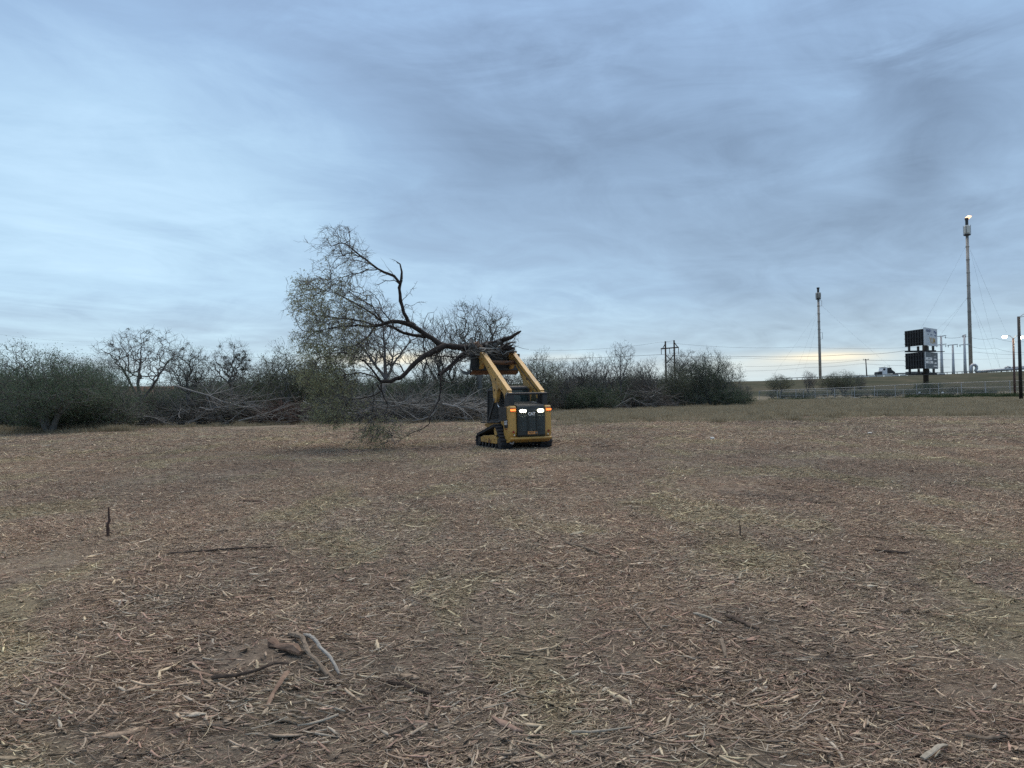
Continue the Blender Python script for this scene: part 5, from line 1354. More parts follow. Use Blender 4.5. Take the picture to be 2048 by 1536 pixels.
# truck with low trailer, heading left
tx = at(1758, 745, 264).x; ty_, tz_ = bank(tx); ty_ += 8
TR = empty('semi_truck', (tx, ty_, tz_ + .02), atan2(bank(tx + 20)[0] - bank(tx)[0], 20), 'white truck tractor with dark load behind the cab pulling a flatbed along the bank', 'truck')
W_ = MAT['white']
def wheels(mb_name, xs, parent):
    for x in xs:
        for y in (-1.0, 1.0):
            w = MB().tube([(x, y - .17, .52), (x, y + .17, .52)], .52, 16).build('wheel', MAT['rubber'], parent); MB().tube([(x, y - .19, .52), (x, y + .19, .52)], .25, 10).build('rim', MAT['steel'], w)
cabp = [(0, .9), (0.1, 1.75), (1.7, 2.05), (1.95, 2.15), (2.35, 3.05), (3.7, 3.15), (3.75, .8), (2.0, .7), (.3, .6)]
def prismx(prof, y0, y1):
    m_ = MB(); n = len(prof); vs = [(x, y0, z) for x, z in prof] + [(x, y1, z) for x, z in prof]
    a = sum(prof[i][0] * prof[(i + 1) % n][1] - prof[(i + 1) % n][0] * prof[i][1] for i in range(n))
    fs = [tuple(range(n)), tuple(range(n, 2 * n))[::-1]] + [(i, n + i, n + (i + 1) % n, (i + 1) % n) for i in range(n)]
    if a < 0: fs = [f[::-1] for f in fs]
    return m_.add(vs, fs)
prismx([(0, .55), (.05, 1.5), (.2, 1.8), (1.85, 2.0), (1.85, .5)], -1.05, 1.05).build('engine_hood', MAT['black'], TR, bevel=.05)
prismx([(1.86, .6), (1.86, 2.25), (2.15, 3.3), (3.9, 3.4), (3.9, .6)], -1.1, 1.1).build('cab', W_, TR, bevel=.06)
prismx([(2.15, 2.4), (2.35, 3.1), (3.1, 3.15), (3.1, 2.4)], -1.12, 1.12).build('side_window', MAT['black'], TR)
MB().box(1.95, 3.7, -1.0, 1.0, 3.42, 3.6).build('roof_visor', MAT['steel'], TR)
prismx([(4.0, 1.1), (4.0, 3.3), (5.6, 3.4), (5.9, 2.6), (7.2, 1.7), (7.2, 1.1)], -1.0, 1.0).build('headache_rack', MAT['black'], TR, bevel=.04)
for y in (-.9, .9): MB().tube([(4.2, y, 1.2), (4.2, y, 4.0)], .07, 8).build('exhaust_stack', MAT['chrome'], TR)
MB().tube([(5.5, 0, 3.3), (5.5, 0, 4.2)], .05, 6).build('mast', K_, TR)
MB().box(0.3, 8.4, -.45, .45, .65, .95).build('frame', K_, TR); MB().box(2.2, 4.6, -1.15, -.8, .45, 1.0).build('fuel_tank', MAT['chrome'], TR, bevel=.05)
wheels('w', (1.0, 6.4, 7.7), TR)
FL = empty('flatbed_trailer', (0, 0, 0), 0, 'long low flatbed trailer behind the white truck with a pale curved fender', 'trailer')
FL.location = TR.location + Vector((cos(TR.rotation_euler.z) * 7.9, sin(TR.rotation_euler.z) * 7.9, 0)); FL.rotation_euler = TR.rotation_euler
MB().box(0, 17, -1.25, 1.25, 1.05, 1.35).build('deck', MAT['steel'], FL); MB().box(0, 17, -.4, .4, .8, 1.05).build('beam', K_, FL)
MB().tube([(11.2, -1.1, 1.38), (12.0, -1.1, 1.75), (13.2, -1.1, 1.85), (14.2, -1.1, 1.4), (14.3, -1.1, 1.1)], .16, 8).build('fender', W_, FL, smooth=True)
MB().box(5.0, 11.0, -1.0, 1.0, 1.36, 1.75).build('load', K_, FL, bevel=.05)
wheels('w', (10.5, 11.9, 13.3, 14.7), FL)

# ------------------------------------------------------------------ billboard, two decks, V shape
bD = 178; bx = at(1852, 760, bD).x
BB = empty('billboard', (bx, bD, 0), 0, 'two deck V shaped billboard on one column, black backs left and printed faces right', 'billboard')
def bz(py): return at(1850, py, bD).z
MB().tube([(0, 0, -.2), (0, 0, bz(664))], .62, 16).build('column', MAT['dark_pole'], BB, smooth=True)
decks = [(bz(692.5), bz(660.5)), (bz(738), bz(705.5))]
def BPt(px, D_, z): q_ = at(px, 700, D_); return Vector((q_.x - bx, D_ - bD, z))
for di, (z0, z1) in enumerate(decks):
    # left face seen from its back: framing over black sheets
    l0 = BPt(1811, bD + 2.0, (z0 + z1) / 2); l1 = BPt(1848, bD - 4.6, (z0 + z1) / 2); q = MB(); q.bar(l0, l1, .25, z1 - z0); f = q.build('panel_back', MAT['board_back'], BB)
    d = Vector((l1.x - l0.x, l1.y - l0.y, 0)); Ld = d.length; d.normalize(); nrm = Vector((d.y, -d.x, 0))
    if nrm.y > 0: nrm = -nrm
    for k in range(7):
        p = Vector((l0.x, l0.y, 0)) + d * (Ld * (k + .5) / 7) + nrm * .22; MB().box(-.07, .07, -.08, .08, z0 + .1, z1 - .1, None, (p.x, p.y, 0)).build('stringer', MAT['board_back'], f)
    for k in range(3):
        z = z0 + (z1 - z0) * (k + .6) / 3.2; a = Vector((l0.x, l0.y, z)) + nrm * .3; b_ = Vector((l0.x, l0.y, z)) + d * Ld + nrm * .3; MB().bar(a, b_, .08, .10).build('stringer', MAT['board_back'], f)
    zb = z1 + (.35 if di == 0 else 0)
    # right printed face
    s0 = BPt(1848.8, bD - 4.8, (z0 + zb) / 2); s1 = BPt(1873.5, bD + 1.5, (z0 + zb) / 2)
    q = MB(); q.bar(s0, s1, .25, zb - z0); pf = q.build('printed_face', MAT['board_light'] if di == 0 else MAT['board_grey'], BB)
    e = (s1 - s0).normalized(); ln = (s1 - s0).length; nn = Vector((e.y, -e.x, 0)); nn = nn if nn.y < 0 else -nn
    rz = atan2(e.y, e.x)
    for cx_ in (s0 + nn * .14, s1 + nn * .14): MB().bar((cx_.x, cx_.y, z0), (cx_.x, cx_.y, zb), .1, .1).build('edge_trim', W_, pf)
    def T_(body, u, v_, size, mat, sx=1.0, bold=.01):
        p = s0 + e * ln * u + nn * .135; text('lettering', body, size, mat, pf, (p.x, p.y, z0 + (zb - z0) * v_), (pi / 2, 0, rz), .01, sx, bold)
    def R_(u0, u1, v0, v1, mat, nm='print_block', o_=.13):
        a = s0 + e * ln * u0 + nn * o_; b2 = s0 + e * ln * u1 + nn * o_; zc = z0 + (zb - z0) * (v0 + v1) / 2
        MB().bar((a.x, a.y, zc), (b2.x, b2.y, zc), .02, (zb - z0) * (v1 - v0)).build(nm, mat, pf)
    if di == 0:
        T_('HUNGRY?', .32, .83, .95, MAT['bluel'], .85, .03); T_('YOUR', .28, .64, .36, MAT['bluel'], .9); T_('NEXT STOP', .54, .62, .36, MAT['bluel'], .7)
        R_(.74, .86, .76, .88, MAT['bluel']); R_(.86, .96, .70, .82, MAT['bluel']); R_(.78, .97, .57, .63, MAT['bluel'])
        T_('YUM', .62, .28, 2.0, MAT['goldl'], 1.05, .05)
    else:
        R_(.06, .54, .53, .68, W_); R_(.06, .62, .32, .47, W_)
        T_('ADVERTISE', .30, .605, .44, MAT['blackl'], .9); T_('RENT ME', .34, .395, .44, MAT['blackl'], 1.0)
        R_(.74, .84, .72, .80, MAT['galv']); R_(.70, .90, .55, .62, W_); R_(.74, .90, .30, .40, W_); R_(.66, .97, .13, .19, W_)
        T_('/\\', .78, .76, .8, MAT['galv'])
    # posts below and catwalk
    for pxk in (1821, 1839, 1850, 1858, 1869):
        x = at(pxk, 700, bD).x - bx; MB().box(x - .22, x + .22, .4, .8, z0 - 1.3, z0 + .05).build('support_post', K_, BB)
    MB().bar((at(1808, 700, bD).x - bx, -1.5, z0 - 1.45), (at(1880, 700, bD).x - bx, -1.5, z0 - 1.50), .9, .16).build('catwalk', K_, BB)
    MB().bar((at(1813, 700, bD).x - bx, .6, z0 - 1.2), (at(1874, 700, bD).x - bx, .6, z0 - 1.2), .5, .4).build('beam', K_, BB)

# ------------------------------------------------------------------ flare stacks
def stack(px, base_py, top_py, D, r, label, lit, body_h, side_boxes=()):
    p0 = at(px, base_py, D); p1 = at(px, top_py, D); top = p1.z; base = Vector((p0.x, D, 0))
    S_ = empty('flare_stack', base, 0, label, 'flare stack', 'gas flare stacks beyond the highway')
    u = D / F      # metres per photo pixel at that distance
    hb = top - 26 * u * body_h
    MB().tube([(0, 0, 0), (0, 0, hb)], [r * 1.15, r * .85], 14).build('shaft', MAT['stack'], S_, smooth=True)
    for k in range(1, 9): z = hb * (.25 + .75 * k / 9); MB().tube([(0, 0, z), (0, 0, z + .35)], r * 1.12, 14).build('flange', MAT['stack'], S_)
    h1 = 26 * u * body_h
    MB().tube([(0, 0, hb - .08 * h1), (0, 0, hb)], r * 1.9, 12).build('platform', MAT['dark_pole'], S_)
    MB().tube([(0, 0, hb), (0, 0, hb + .08 * h1), (0, 0, hb + .48 * h1), (0, 0, hb + .55 * h1)], [r * 1.2, r * 1.75, r * 1.75, r * 1.2], 14).build('burner_shroud', MAT['concrete'] if lit else MAT['stack'], S_)
    for k in range(4):
        a = pi / 4 + k * pi / 2; MB().tube([(cos(a) * r * 2, sin(a) * r * 2, hb - .05 * h1), (cos(a) * r * 2, sin(a) * r * 2, hb + .55 * h1)], r * .12, 5).build('pilot_pipe', K_, S_)
    MB().tube([(0, 0, hb + .5 * h1), (0, 0, top)], r * .85, 12).build('flare_tip', K_, S_)
    MB().tube([(0, 0, top - .12 * h1), (0, 0, top)], r * 1.1, 12).build('tip_ring', K_, S_)
    for (a, b_) in side_boxes:
        za, zb_ = at(px, a, D).z, at(px, b_, D).z
        MB().tube([(r, 0, za), (r * 2.6, 0, za), (r * 2.6, 0, zb_), (r, 0, zb_)], .12, 6).build('ladder_cage', MAT['galv'], S_)
    if lit:
        S = Skel(); RR_ = random.Random(2)
        mb = MB()
        for k in range(7):
            y = RR_.uniform(-.5, .5) * r; l = RR_.uniform(.55, 1.0) * 11 * u; hh = RR_.uniform(.1, .42) * l
            pts = [(-r * .6 + l * q / 5 + .3 * k * r * .3, y, top + hh * (q / 5) ** .7 + RR_.gauss(0, .12)) for q in range(6)]
            mb.tube(pts, [r * .35, r * .75, r * .9, r * .75, r * .45, .04], 7)
        mb.build('flame', MAT['flame'], S_, smooth=True)
    return S_, base, top
GW = 'guy wires of the flare stacks'
S1, b1, t1 = stack(1942, 744, 436, 380, .85, 'tall lit flare stack with a small flame blowing right', True, 1.25)
S2, b2_, t2 = stack(1640.5, 752, 575, 420, .75, 'smaller unlit flare stack with two side ladders', False, .85, ((601, 612), (665, 678)))
def guy(parent, base, D, a, c_, rad=.045):
    p0 = at(a[0], a[1], D); p1 = at(c_[0], c_[1], D)
    k = (p0 - p1); mids = [p0.lerp(p1, t_) - Vector((0, 0, 2.0 * 4 * t_ * (1 - t_) * .35)) for t_ in (0, .25, .5, .75, 1)]
    MB().tube([tuple(m_ - base) for m_ in mids], rad, 5).build('guy_wire', MAT['cable'], parent)
for a, c_ in (((1933, 490), (1836, 668)), ((1938, 592), (1873, 660)), ((1942, 502), (2013, 665)), ((1940, 498), (2000, 735)), ((1943, 600), (2004, 744)), ((1943, 598), (1985, 742)), ((1936, 592), (1832, 735))):
    guy(S1, b1, 380, a, c_, .024)
for a, c_ in (((1634, 625), (1548, 748)), ((1635, 625), (1590, 748)), ((1642, 610), (1795, 745)), ((1636, 640), (1605, 750))):
    guy(S2, b2_, 420, a, c_, .020)

# steel monopoles of the power line
for px, top, bw, arms, lb in ((1884, 672, .95, ((673, 12), (690, 12)), 'left steel monopole with two cross arms beside the billboard'), (1907, 690, .90, ((690.5, 12),), 'short middle steel monopole with one cross arm'), (1930.5, 670, .95, ((671, 4), (690, 12)), 'right steel monopole next to the tall flare stack')):
    D = 320; p = at(px, 745, D); z1 = at(px, top, D).z
    mp = empty('steel_pole', (p.x, D, 0), 0, lb, 'power pole', 'steel power poles beyond the highway')
    MB().tube([(0, 0, 0), (0, 0, z1)], [bw * .85, bw * .42], 12).build('shaft', MAT['galv'], mp, smooth=True)
    for (ay, w_) in arms:
        z = at(px, ay, D).z; u = D / F
        MB().bar((-w_ * u * .85, 0, z), (w_ * u * .85, 0, z + .4), .30, .35).build('cross_arm', MAT['galv'], mp)
        for sg in (-1, 1): MB().tube([(sg * w_ * u * .75, 0, z), (sg * w_ * u * .75, 0, z - .9)], .12, 6).build('insulator', MAT['dark_pole'], mp)
# wooden utility pole
p = at(1726, 753, 262); z1 = at(1726, 719, 262).z; zb_ = bank(p.x)[1]
up = empty('utility_pole', (p.x, bank(p.x)[0] + 2, zb_ - .3), 0, 'plain wooden utility pole with one cross arm left of the truck', 'power pole')
MB().tube([(0, 0, 0), (-.25, 0, z1 - zb_ + .3)], [.24, .17], 8).build('shaft', MAT['wood_pole'], up)
MB().bar((-1.3, 0, z1 - zb_), (.9, 0, z1 - zb_ + .1), .14, .18).build('cross_arm', MAT['wood_pole'], up)
for x in (-1.1, -.5, .7): MB().tube([(x, 0, z1 - zb_ + .1), (x, 0, z1 - zb_ + .45)], .06, 6).build('insulator', MAT['steel'], up)
# H frame pylon
D = 158; pl_ = at(1331, 700, D); pr_ = at(1348.5, 700, D); zt0 = at(1331, 682.5, D).z; zt1 = at(1347.5, 680.5, D).z; za = at(1339, 696, D).z
HP = empty('wooden_pylon', ((pl_.x + pr_.x) / 2, D, 0), 0, 'wooden H frame pylon with a long cross arm rising above the trees', 'pylon'); cxm = (pl_.x + pr_.x) / 2
for x, z in ((pl_.x - cxm, zt0), (pr_.x - cxm, zt1)): MB().tube([(x, 0, 0), (x, 0, z)], [.24, .17], 8).build('shaft', MAT['wood_pole'], HP)
xa_, xb_ = at(1322, 697.5, D).x - cxm, at(1358, 694.5, D).x - cxm; z2, z3 = at(1322, 697.5, D).z, at(1358, 694.5, D).z
MB().bar((xa_, .2, z2), (xb_, .2, z3), .22, .26).build('cross_arm', MAT['wood_pole'], HP)
MB().bar((pl_.x - cxm, -.15, zt0 - .5), (xa_ + .3, -.15, z2), .14, .16).build('brace', MAT['wood_pole'], HP); MB().bar((pr_.x - cxm, -.15, zt1 - .5), (xb_ - .3, -.15, z3), .14, .16).build('brace', MAT['wood_pole'], HP)
MB().bar((pl_.x - cxm, .12, zt0 - .1), (pr_.x - cxm, .12, zt1 - .1), .05, .05).build('tie_wire', MAT['cable'], HP)
zc0, zc1 = at(1335, 728, D).z, at(1335, 709, D).z
MB().bar((pl_.x - cxm, .1, zc0), (pr_.x - cxm, .1, zc1), .12, .14).build('brace', MAT['wood_pole'], HP); MB().bar((pl_.x - cxm, .14, zc1), (pr_.x - cxm, .14, zc0), .12, .14).build('brace', MAT['wood_pole'], HP)
for x in (xa_ + .1, 0, xb_ - .1): MB().tube([(x, .2, z3 - .1), (x, .2, z3 - 1.5)], .07, 6).build('insulator', MAT['dark_pole'], HP)
# lamp posts
def lamp_post(px, base_D, top_py, r, mat, label, lamps, arms):
    p = at(px, 780, base_D); zt = at(px, top_py, base_D).z
    lp = empty('lamp_post', (p.x, base_D, 0), 0, label, 'lamp post', 'lamp posts at the right edge')
    MB().tube([(0, 0, -.1), (0, 0, zt)], [r * 1.15, r * .9], 12).build('pole', MAT[mat], lp, smooth=True)
    for (dx_, dz_) in arms:
        MB().tube([(0, 0, zt - .12), (dx_ * .4, 0, zt + .18 + dz_ * .4), (dx_, 0, zt + dz_)], .035, 6).build('bracket_arm', MAT['steel'], lp)
    for (dx_, dz_) in lamps:
        h = MB().prism([(-.22, 0), (.22, 0), (.16, .12), (-.16, .12)], -.28, .28); h = h.build('lamp_head', MAT['steel'], lp, bevel=.03); h.location = (dx_, 0, zt + dz_ - .02)
        s = MB().tube([(0, 0, .0), (0, 0, -.10), (0, 0, -.24), (0, 0, -.30)], [.30, .31, .22, .05], 14).build('lamp_lens', MAT['street'], h, smooth=True)
    return lp
u = 103 / F
lamp_post(2029.5, 103, 676, .14, 'brown_pole', 'brown lamp post with two lit lamps just left of the tall black pole', [(-17.5 * u, .30), (15.5 * u, .20)], [(-15.5 * u, .38), (13 * u, .30)])
lamp_post(2041.5, 84, 633, .17, 'dark_pole', 'tall black pole at the right edge with arms reaching out of the photo', [(2.1, .55)], [(1.9, .5), (1.6, -.4)])

# pipeline with expansion loops behind the highway
pD = 300; u = pD / F
PLN = empty('pipeline', at(1945, 742, pD), 0, 'large silver pipe with raised expansion loops beyond the highway', 'pipeline'); pc = PLN.location.copy()
def PZ(px, py): return tuple(at(px, py, pD) - pc)
MB().tube([PZ(1942, 752), PZ(1941.5, 738), PZ(1942.5, 732), PZ(1946, 729.5), PZ(1950, 730), PZ(1953, 733), PZ(1953, 737.5), PZ(1951, 741), PZ(1953, 744), PZ(1960, 744.5)], .62, 10).build('loop', MAT['galv'], PLN, smooth=True)
MB().tube([PZ(1955, 744), PZ(1985, 741), PZ(2015, 739), PZ(2060, 735.5), PZ(2200, 724)], .62, 10).build('pipe', MAT['galv'], PLN, smooth=True)
MB().tube([PZ(2008, 739), PZ(2011, 735), PZ(2015, 733.5), PZ(2020, 734.5), PZ(2023, 738)], .35, 8).build('loop', MAT['galv'], PLN, smooth=True)
MB().tube([PZ(2060, 732.5), PZ(2024, 734.5)], .25, 8).build('pipe', MAT['galv'], PLN, smooth=True)
for px in range(1960, 2060, 14):
    MB().tube([PZ(px, 745), PZ(px, 741)], .15, 6).build('support', MAT['dark_pole'], PLN)

# power cables
CG = 'power line cables in the sky'
def cable(pts, D0, D1, sag, r, label):
    P = [at(p[0], p[1], D0 + (D1 - D0) * i / (len(pts) - 1)) for i, p in enumerate(pts)]; out = []
    for a, b_ in zip(P[:-1], P[1:]):
        for k in range(12):
            t_ = k / 12; out.append(a.lerp(b_, t_) - Vector((0, 0, sag * 4 * t_ * (1 - t_))))
    out.append(P[-1]); c_ = out[0].copy()
    o = MB().tube([tuple(q - c_) for q in out], r, 4).build('cable', MAT['cable'], None, smooth=True); o.location = c_; props(o, label, 'cable', CG)
cable([(-200, 652), (0, 669), (190, 684), (420, 694)], 170, 200, .4, .010, 'upper power cable descending from the left edge of the sky')
cable([(-200, 690), (0, 699), (300, 708), (640, 716)], 170, 200, .4, .015, 'lower power cable crossing low over the left trees')
cable([(-200, 694), (0, 703), (300, 711), (640, 719)], 172, 202, .4, .009, 'thin twin of the lower power cable over the left trees')
cable([(1060, 700), (1322, 684), (1600, 694), (1900, 690)], 165, 240, .8, .022, 'highest cable passing the top of the wooden pylon')
cable([(900, 722), (1323, 709), (1490, 713), (1700, 709), (1809, 701.5)], 160, 178, .3, .035, 'dark cable running from the wooden pylon to the billboard')
cable([(1358, 712), (1490, 716), (1700, 720), (2048, 716)], 162, 250, .3, .020, 'faint cable below the dark one, right of the wood')
cable([(1490, 733), (1612, 728), (1722, 720), (1890, 719)], 262, 262, .3, .03, 'top cable of the wooden utility pole')
cable([(1490, 742), (1612, 735), (1725, 727), (1832, 731), (1900, 734)], 262, 262, .3, .03, 'lower cable of the wooden utility pole')
cable([(1932, 672), (1990, 676), (2060, 682)], 320, 330, 1.0, .045, 'cable leaving the right steel monopole near its top')
cable([(1934, 690), (1990, 696), (2060, 704)], 320, 330, 1.0, .045, 'cable leaving the lower arm of the right steel monopole')
cable([(1884, 673), (1907, 676), (1930, 671)], 320, 320, .3, .06, 'beaded cable sagging between the two taller steel monopoles')
cable([(1872, 706), (1950, 704), (2060, 709)], 318, 330, .5, .04, 'lowest cable passing behind the tall flare stack')
# ------------------------------------------------------------------ grass and weeds
src2 = bpy.data.collections.new('grass pieces')
def blades(i, n, rad, hgt_, mat, wid, lean=.5, leafy=False):
    a = rng.uniform(0, 2 * pi, n); r = rad * np.sqrt(rng.random(n)); x, y = r * np.cos(a), r * np.sin(a)
    h = hgt_ * rng.uniform(.4, 1.25, n); b_ = rng.uniform(0, 2 * pi, n); l = rng.uniform(.1, lean, n) * h
    w_ = rng.uniform(.6, 1.4, n) * wid; c_ = b_ + pi / 2
    P0 = np.stack([x, y, np.full(n, -.02)], 1); P1 = np.stack([x + np.cos(b_) * l * .4, y + np.sin(b_) * l * .4, h * .6], 1); P2 = np.stack([x + np.cos(b_) * l, y + np.sin(b_) * l, h], 1)
    W = np.stack([np.cos(c_) * w_, np.sin(c_) * w_, np.zeros(n)], 1)
    V = np.stack([P0 - W, P0 + W, P1 + W * .8, P1 - W * .8, P2], 1).reshape(-1, 3); b0 = np.arange(n)[:, None] * 5
    o = mesh_np('tuft_%02d' % i, V, [b0 + np.array([[0, 1, 2, 3]]), b0 + np.array([[3, 2, 4]])], MAT[mat], link=False); src2.objects.link(o)
for i in range(3): blades(i, 420, 1.0, .13 + .05 * i, 'grass', .006, 1.0)
for i in range(3, 5): blades(i, 260, .35, .30, 'grass', .006, .7)
def leafpatch(i, n, rad, h):
    q = np.stack([rng.normal(0, rad * .5, n), rng.normal(0, rad * .5, n), np.abs(rng.normal(0, h * .5, n))], 1); V, Fq = leaves_np(q, .09, aspect=1.6)
    o = mesh_np('tuft_%02d' % i, V, [Fq], MAT['weed'], link=False); src2.objects.link(o)
leafpatch(5, 500, .9, .45); leafpatch(6, 400, .6, .6)
def scatter_obj(name, label, pts, ids, rz, sc):
    me = bpy.data.meshes.new(name); me.from_pydata(pts, [], []); me.update()
    for nm, t_, d in (('idx', 'INT', ids), ('rz', 'FLOAT', rz), ('sc', 'FLOAT', sc)):
        a_ = me.attributes.new(nm, t_, 'POINT'); a_.data.foreach_set('value', d)
    o = bpy.data.objects.new(name, me); COL.objects.link(o); md = o.modifiers.new('scatter', 'NODES'); md.node_group = inst_group(name, src2)
    props(o, label, kind='stuff'); return o
RG = random.Random(9); P_, I_, R__, S_ = [], [], [], []
def put(x, y, i, s): P_.append((x, y, float(hgt(np.float64(x), np.float64(y))))); I_.append(i); R__.append(RG.uniform(0, 6.28)); S_.append(s)
for k in range(8500):
    D = 39 + 78 * RG.random() ** .8; px = RG.uniform(560, 2150); x = (px - 1024) / F * D
    f = sin(x * .21 + D * .13) + .6 * sin(x * .5 - D * .31) + RG.gauss(0, .7)
    lim = 52 - (px - 1000) * .010
    if D < lim and f < .9: continue
    if px < 1000 and D < 52: continue
    put(x, D, RG.choice((0, 1, 2)) if RG.random() < .8 else RG.choice((3, 4)), RG.uniform(.8, 1.4))
for k in range(500):
    px = RG.uniform(-120, 250); D = RG.uniform(36, 52); 
    if RG.random() < (D - 40.5) / 3: put((px - 1024) / F * D, D, RG.choice((1, 2, 3, 4)), RG.uniform(.9, 1.6))
for k in range(260):
    px = RG.uniform(200, 1000); D = RG.uniform(47, 53); put((px - 1024) / F * D, D, RG.choice((0, 1, 3)), RG.uniform(.7, 1.2))
scatter_obj('dry_grass', 'dry brownish grass between the mulched field and the fence', P_, I_, R__, S_)
P_, I_, R__, S_ = [], [], [], []
for k in range(620):
    px = RG.uniform(1530, 2150); D = 124 - (px - 1530) * .046 + RG.gauss(0, 1.2); s = RG.uniform(.5, 1.1) * (.6 + .5 * (px > 1800))
    put((px - 1024) / F * D, D - 1.5, RG.choice((5, 6)), s)
scatter_obj('green_weeds', 'low green weeds along the foot of the fence', P_, I_, R__, S_)

# ------------------------------------------------------------------ sticks one can tell apart on the mulch
def ground_stick(name, pts, wpx, mat, label, cat='stick', flat=1.0, rag=.18, sides=8, seed=0, lift=.0, group='single sticks lying on the mulch'):
    R = random.Random(seed + 50); P = []
    for (x, y) in pts:
        g_ = gnd(x, y); z = float(hgt(np.float64(g_.x), np.float64(g_.y))); g_ = gnd(x, y, z); P.append(g_)
    r = wpx / 2 * P[0].y / F; Q = resample(P, max(r * 1.5, .03)); n = len(Q); c0 = Q[n // 2].copy(); mb = MB(); vs = []
    for i, p in enumerate(Q):
        d = (Q[min(i + 1, n - 1)] - Q[max(i - 1, 0)]).normalized(); a = d.cross(Vector((0, 0, 1))).normalized(); t_ = i / (n - 1)
        rr = r * (1 - .35 * t_) * R.uniform(1 - rag, 1 + rag) * (1.0 if 0 < i < n - 1 else .8)
        up = Vector((0, 0, rr * flat * .9 + .022 + lift * sin(pi * t_)))
        for k in range(sides):
            an = 2 * pi * k / sides; q_ = R.uniform(.8, 1.18)
            vs.append(p + up - c0 + a * cos(an) * rr * q_ + Vector((0, 0, 1)) * sin(an) * rr * flat * q_)
    mb.add(vs, [(i * sides + k, i * sides + (k + 1) % sides, (i + 1) * sides + (k + 1) % sides, (i + 1) * sides + k) for i in range(n - 1) for k in range(sides)]
           + [tuple(range(sides))[::-1], tuple(range((n - 1) * sides, n * sides))])
    o = mb.build(name, MAT[mat]); o.location = c0; props(o, label, cat, group); return o
GS = ground_stick
GS('branch_piece', [(578, 1280), (604, 1296), (616, 1325), (640, 1345), (655, 1362)], 11, 'stickw', 'thick curved brown grey branch piece on the heap in the left foreground', seed=1, lift=.04)
GS('branch_piece', [(608, 1280), (624, 1297), (640, 1318), (662, 1335), (679, 1358)], 8, 'stickg', 'silver grey straight branch piece with a cut pale end beside the curved one', seed=2, lift=.05)
GS('bark_slab', [(640, 1345), (664, 1362), (684, 1390)], 12, 'stickw', 'flat bark slab below the end of the curved branch piece', flat=.35, seed=3)
GS('wood_chunk', [(545, 1300), (565, 1306), (590, 1312), (602, 1316)], 22, 'split', 'rough fibrous chunk at the left of the curved branch piece', flat=.8, rag=.45, sides=11, seed=4)
GS('split_slab', [(576, 1352), (560, 1385), (546, 1408), (530, 1436)], 11, 'split', 'splintered brown slab standing out below the rough chunk', flat=.5, seed=5, lift=.03)
GS('twig', [(562, 1394), (600, 1404), (640, 1418), (690, 1432)], 6, 'stickp', 'long pale wavy twig below the two branch pieces', seed=6)
GS('bark_slab', [(334, 1338), (362, 1345), (400, 1354), (432, 1362)], 11, 'split', 'long reddish bark slab left of the splintered slab', flat=.4, seed=7)
GS('stick', [(424, 1366), (470, 1362), (515, 1350), (548, 1336), (578, 1336)], 9, 'stickd', 'dark brown stick curving from the bark slab up to the chunk', seed=8)
GS('stick', [(237, 1221), (244, 1208), (262, 1201), (282, 1198)], 6, 'stickg', 'short pale grey bent stick alone in the left field', seed=9)
GS('pole', [(335, 1113), (400, 1108), (460, 1103), (520, 1100), (565, 1098)], 5, 'stickd', 'long thin dark pole lying flat in the left middle ground', seed=10)
GS('stick', [(1128, 1092), (1160, 1098), (1188, 1108), (1210, 1118)], 6, 'stickw', 'greyish stick in the centre beyond the bare patch', seed=11)
GS('bark_slab', [(1400, 1112), (1440, 1118), (1470, 1124), (1500, 1132)], 8, 'stickw', 'long grey brown slab in the right middle ground', flat=.5, seed=12)
GS('bark_slab', [(1452, 1238), (1475, 1246), (1500, 1258), (1518, 1264)], 12, 'stickd', 'thick dark slab of bark right of centre', flat=.5, seed=13)
GS('plank_splinter', [(1750, 1402), (1800, 1414), (1855, 1424), (1908, 1434)], 9, 'stickw', 'long flat splinter at the lower right with a chunk at its end', flat=.4, seed=14)
GS('wood_chunk', [(1718, 1392), (1730, 1396), (1748, 1402)], 16, 'split', 'angular reddish chunk at the end of the long flat splinter', rag=.3, seed=15)
GS('stick', [(1143, 1474), (1180, 1475), (1225, 1470), (1264, 1464)], 6, 'stickp', 'smooth pale stick in the centre foreground', seed=16)
GS('twig', [(1262, 1216), (1278, 1238), (1304, 1268)], 5, 'stickw', 'thin straight twig pointing at the viewer right of centre', seed=17)
GS('stick', [(1750, 1106), (1780, 1110), (1820, 1112)], 6, 'stickd', 'dark short stick in the far right field', seed=18)
GS('bark_curl', [(1846, 1528), (1868, 1522), (1886, 1510), (1894, 1500)], 14, 'stickp', 'pale curled strip of bark in the bottom right corner', flat=.4, seed=19, lift=.03)
GS('wood_chunk', [(1443, 1292), (1448, 1306), (1451, 1322)], 10, 'stickw', 'mottled brown chunk near the thick dark bark slab', rag=.25, seed=20)
GS('stick', [(715, 1226), (745, 1224), (775, 1218), (792, 1212)], 7, 'stickp', 'pale forked stick left of centre in the middle distance', seed=21)
GS('stick', [(1387, 1234), (1415, 1242), (1444, 1254)], 6, 'stickp', 'pale thin stick just left of the thick dark bark slab', seed=22)
GS('bark_slab', [(1036, 1382), (1046, 1394), (1054, 1408)], 12, 'stickw', 'leaf shaped grey bark flake in the centre foreground', flat=.3, seed=23)
GS('stick', [(775, 1375), (820, 1385), (862, 1398)], 10, 'stickd', 'rough dark stick in the foreground left of centre', seed=24)
GS('stick', [(852, 1444), (858, 1425), (860, 1400)], 8, 'stickw', 'short stick pointing away across the rough dark one', seed=25)
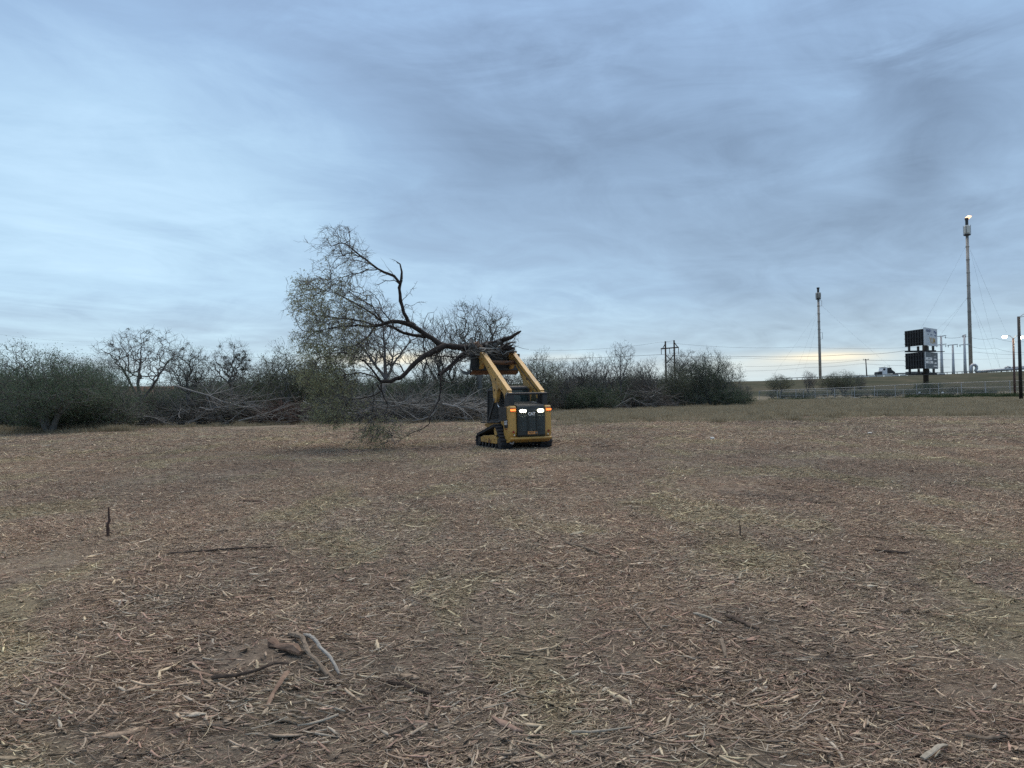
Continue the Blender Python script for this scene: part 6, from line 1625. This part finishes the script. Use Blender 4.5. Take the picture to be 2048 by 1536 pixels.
GS('bark_slab', [(1432, 1380), (1445, 1388), (1462, 1398)], 14, 'split', 'pale reddish bark flake in the lower middle right', flat=.35, seed=26)
GS('bark_slab', [(1795, 1346), (1820, 1352), (1850, 1362)], 11, 'split', 'reddish slab above the long flat splinter', flat=.4, seed=27)
GS('bark_slab', [(1630, 1360), (1650, 1380), (1665, 1405)][:2] + [(1662, 1390)], 9, 'stickw', 'grey brown sliver left of the angular chunk', flat=.4, seed=28)
GS('stick', [(1930, 1480), (1975, 1488), (2020, 1480)], 13, 'stickw', 'broad weathered stick near the right bottom edge', flat=.6, seed=29)
GS('stick', [(1640, 1480), (1652, 1505), (1664, 1534)], 9, 'stickw', 'split brown stick at the bottom edge right of centre', flat=.7, seed=30)
GS('stick', [(480, 1005), (515, 1006), (542, 1008)], 4, 'split', 'reddish stick far out in the left field', seed=31)
def upright(px, py, top, lx, wpx, mat, label, name='upright_stick'):
    b_ = gnd(px, py); b_.z = float(hgt(np.float64(b_.x), np.float64(b_.y))); b_ = gnd(px, py, b_.z); t_ = at(px + lx, top, b_.y); r = wpx / 2 * b_.y / F; R = random.Random(int(px))
    pts = []; rr = []
    for i in range(8):
        q = b_.lerp(t_, i / 7) - b_; pts.append((q.x + R.gauss(0, r * .3), R.gauss(0, r * .3), q.z - .02)); rr.append(r * (1.25 - .75 * i / 7) * R.uniform(.8, 1.15))
    o = MB().tube(pts, rr, 7).build(name, MAT[mat]); o.location = b_; props(o, label, 'stick', 'stems standing upright in the mulch')
upright(215, 1073, 1011, 4, 6, 'bark_red', 'reddish brown broken stem standing upright in the left field')
upright(1482, 1076, 1036, -4, 3, 'stickd', 'thin dark stem standing upright in the right field')
for px, py, lb in ((1425, 879, 'white scrap of litter far out to the right of the loader'), (1740, 869, 'white scrap of litter near the dry grass at the right')):
    g_ = gnd(px, py); o = MB().prism([(-.05, 0), (.06, .01), (.03, .06), (-.04, .04)], -.07, .06).build('litter', MAT['concrete']); o.location = (g_.x, g_.y, .03 + g_.z); props(o, lb, 'litter', 'scraps of litter')
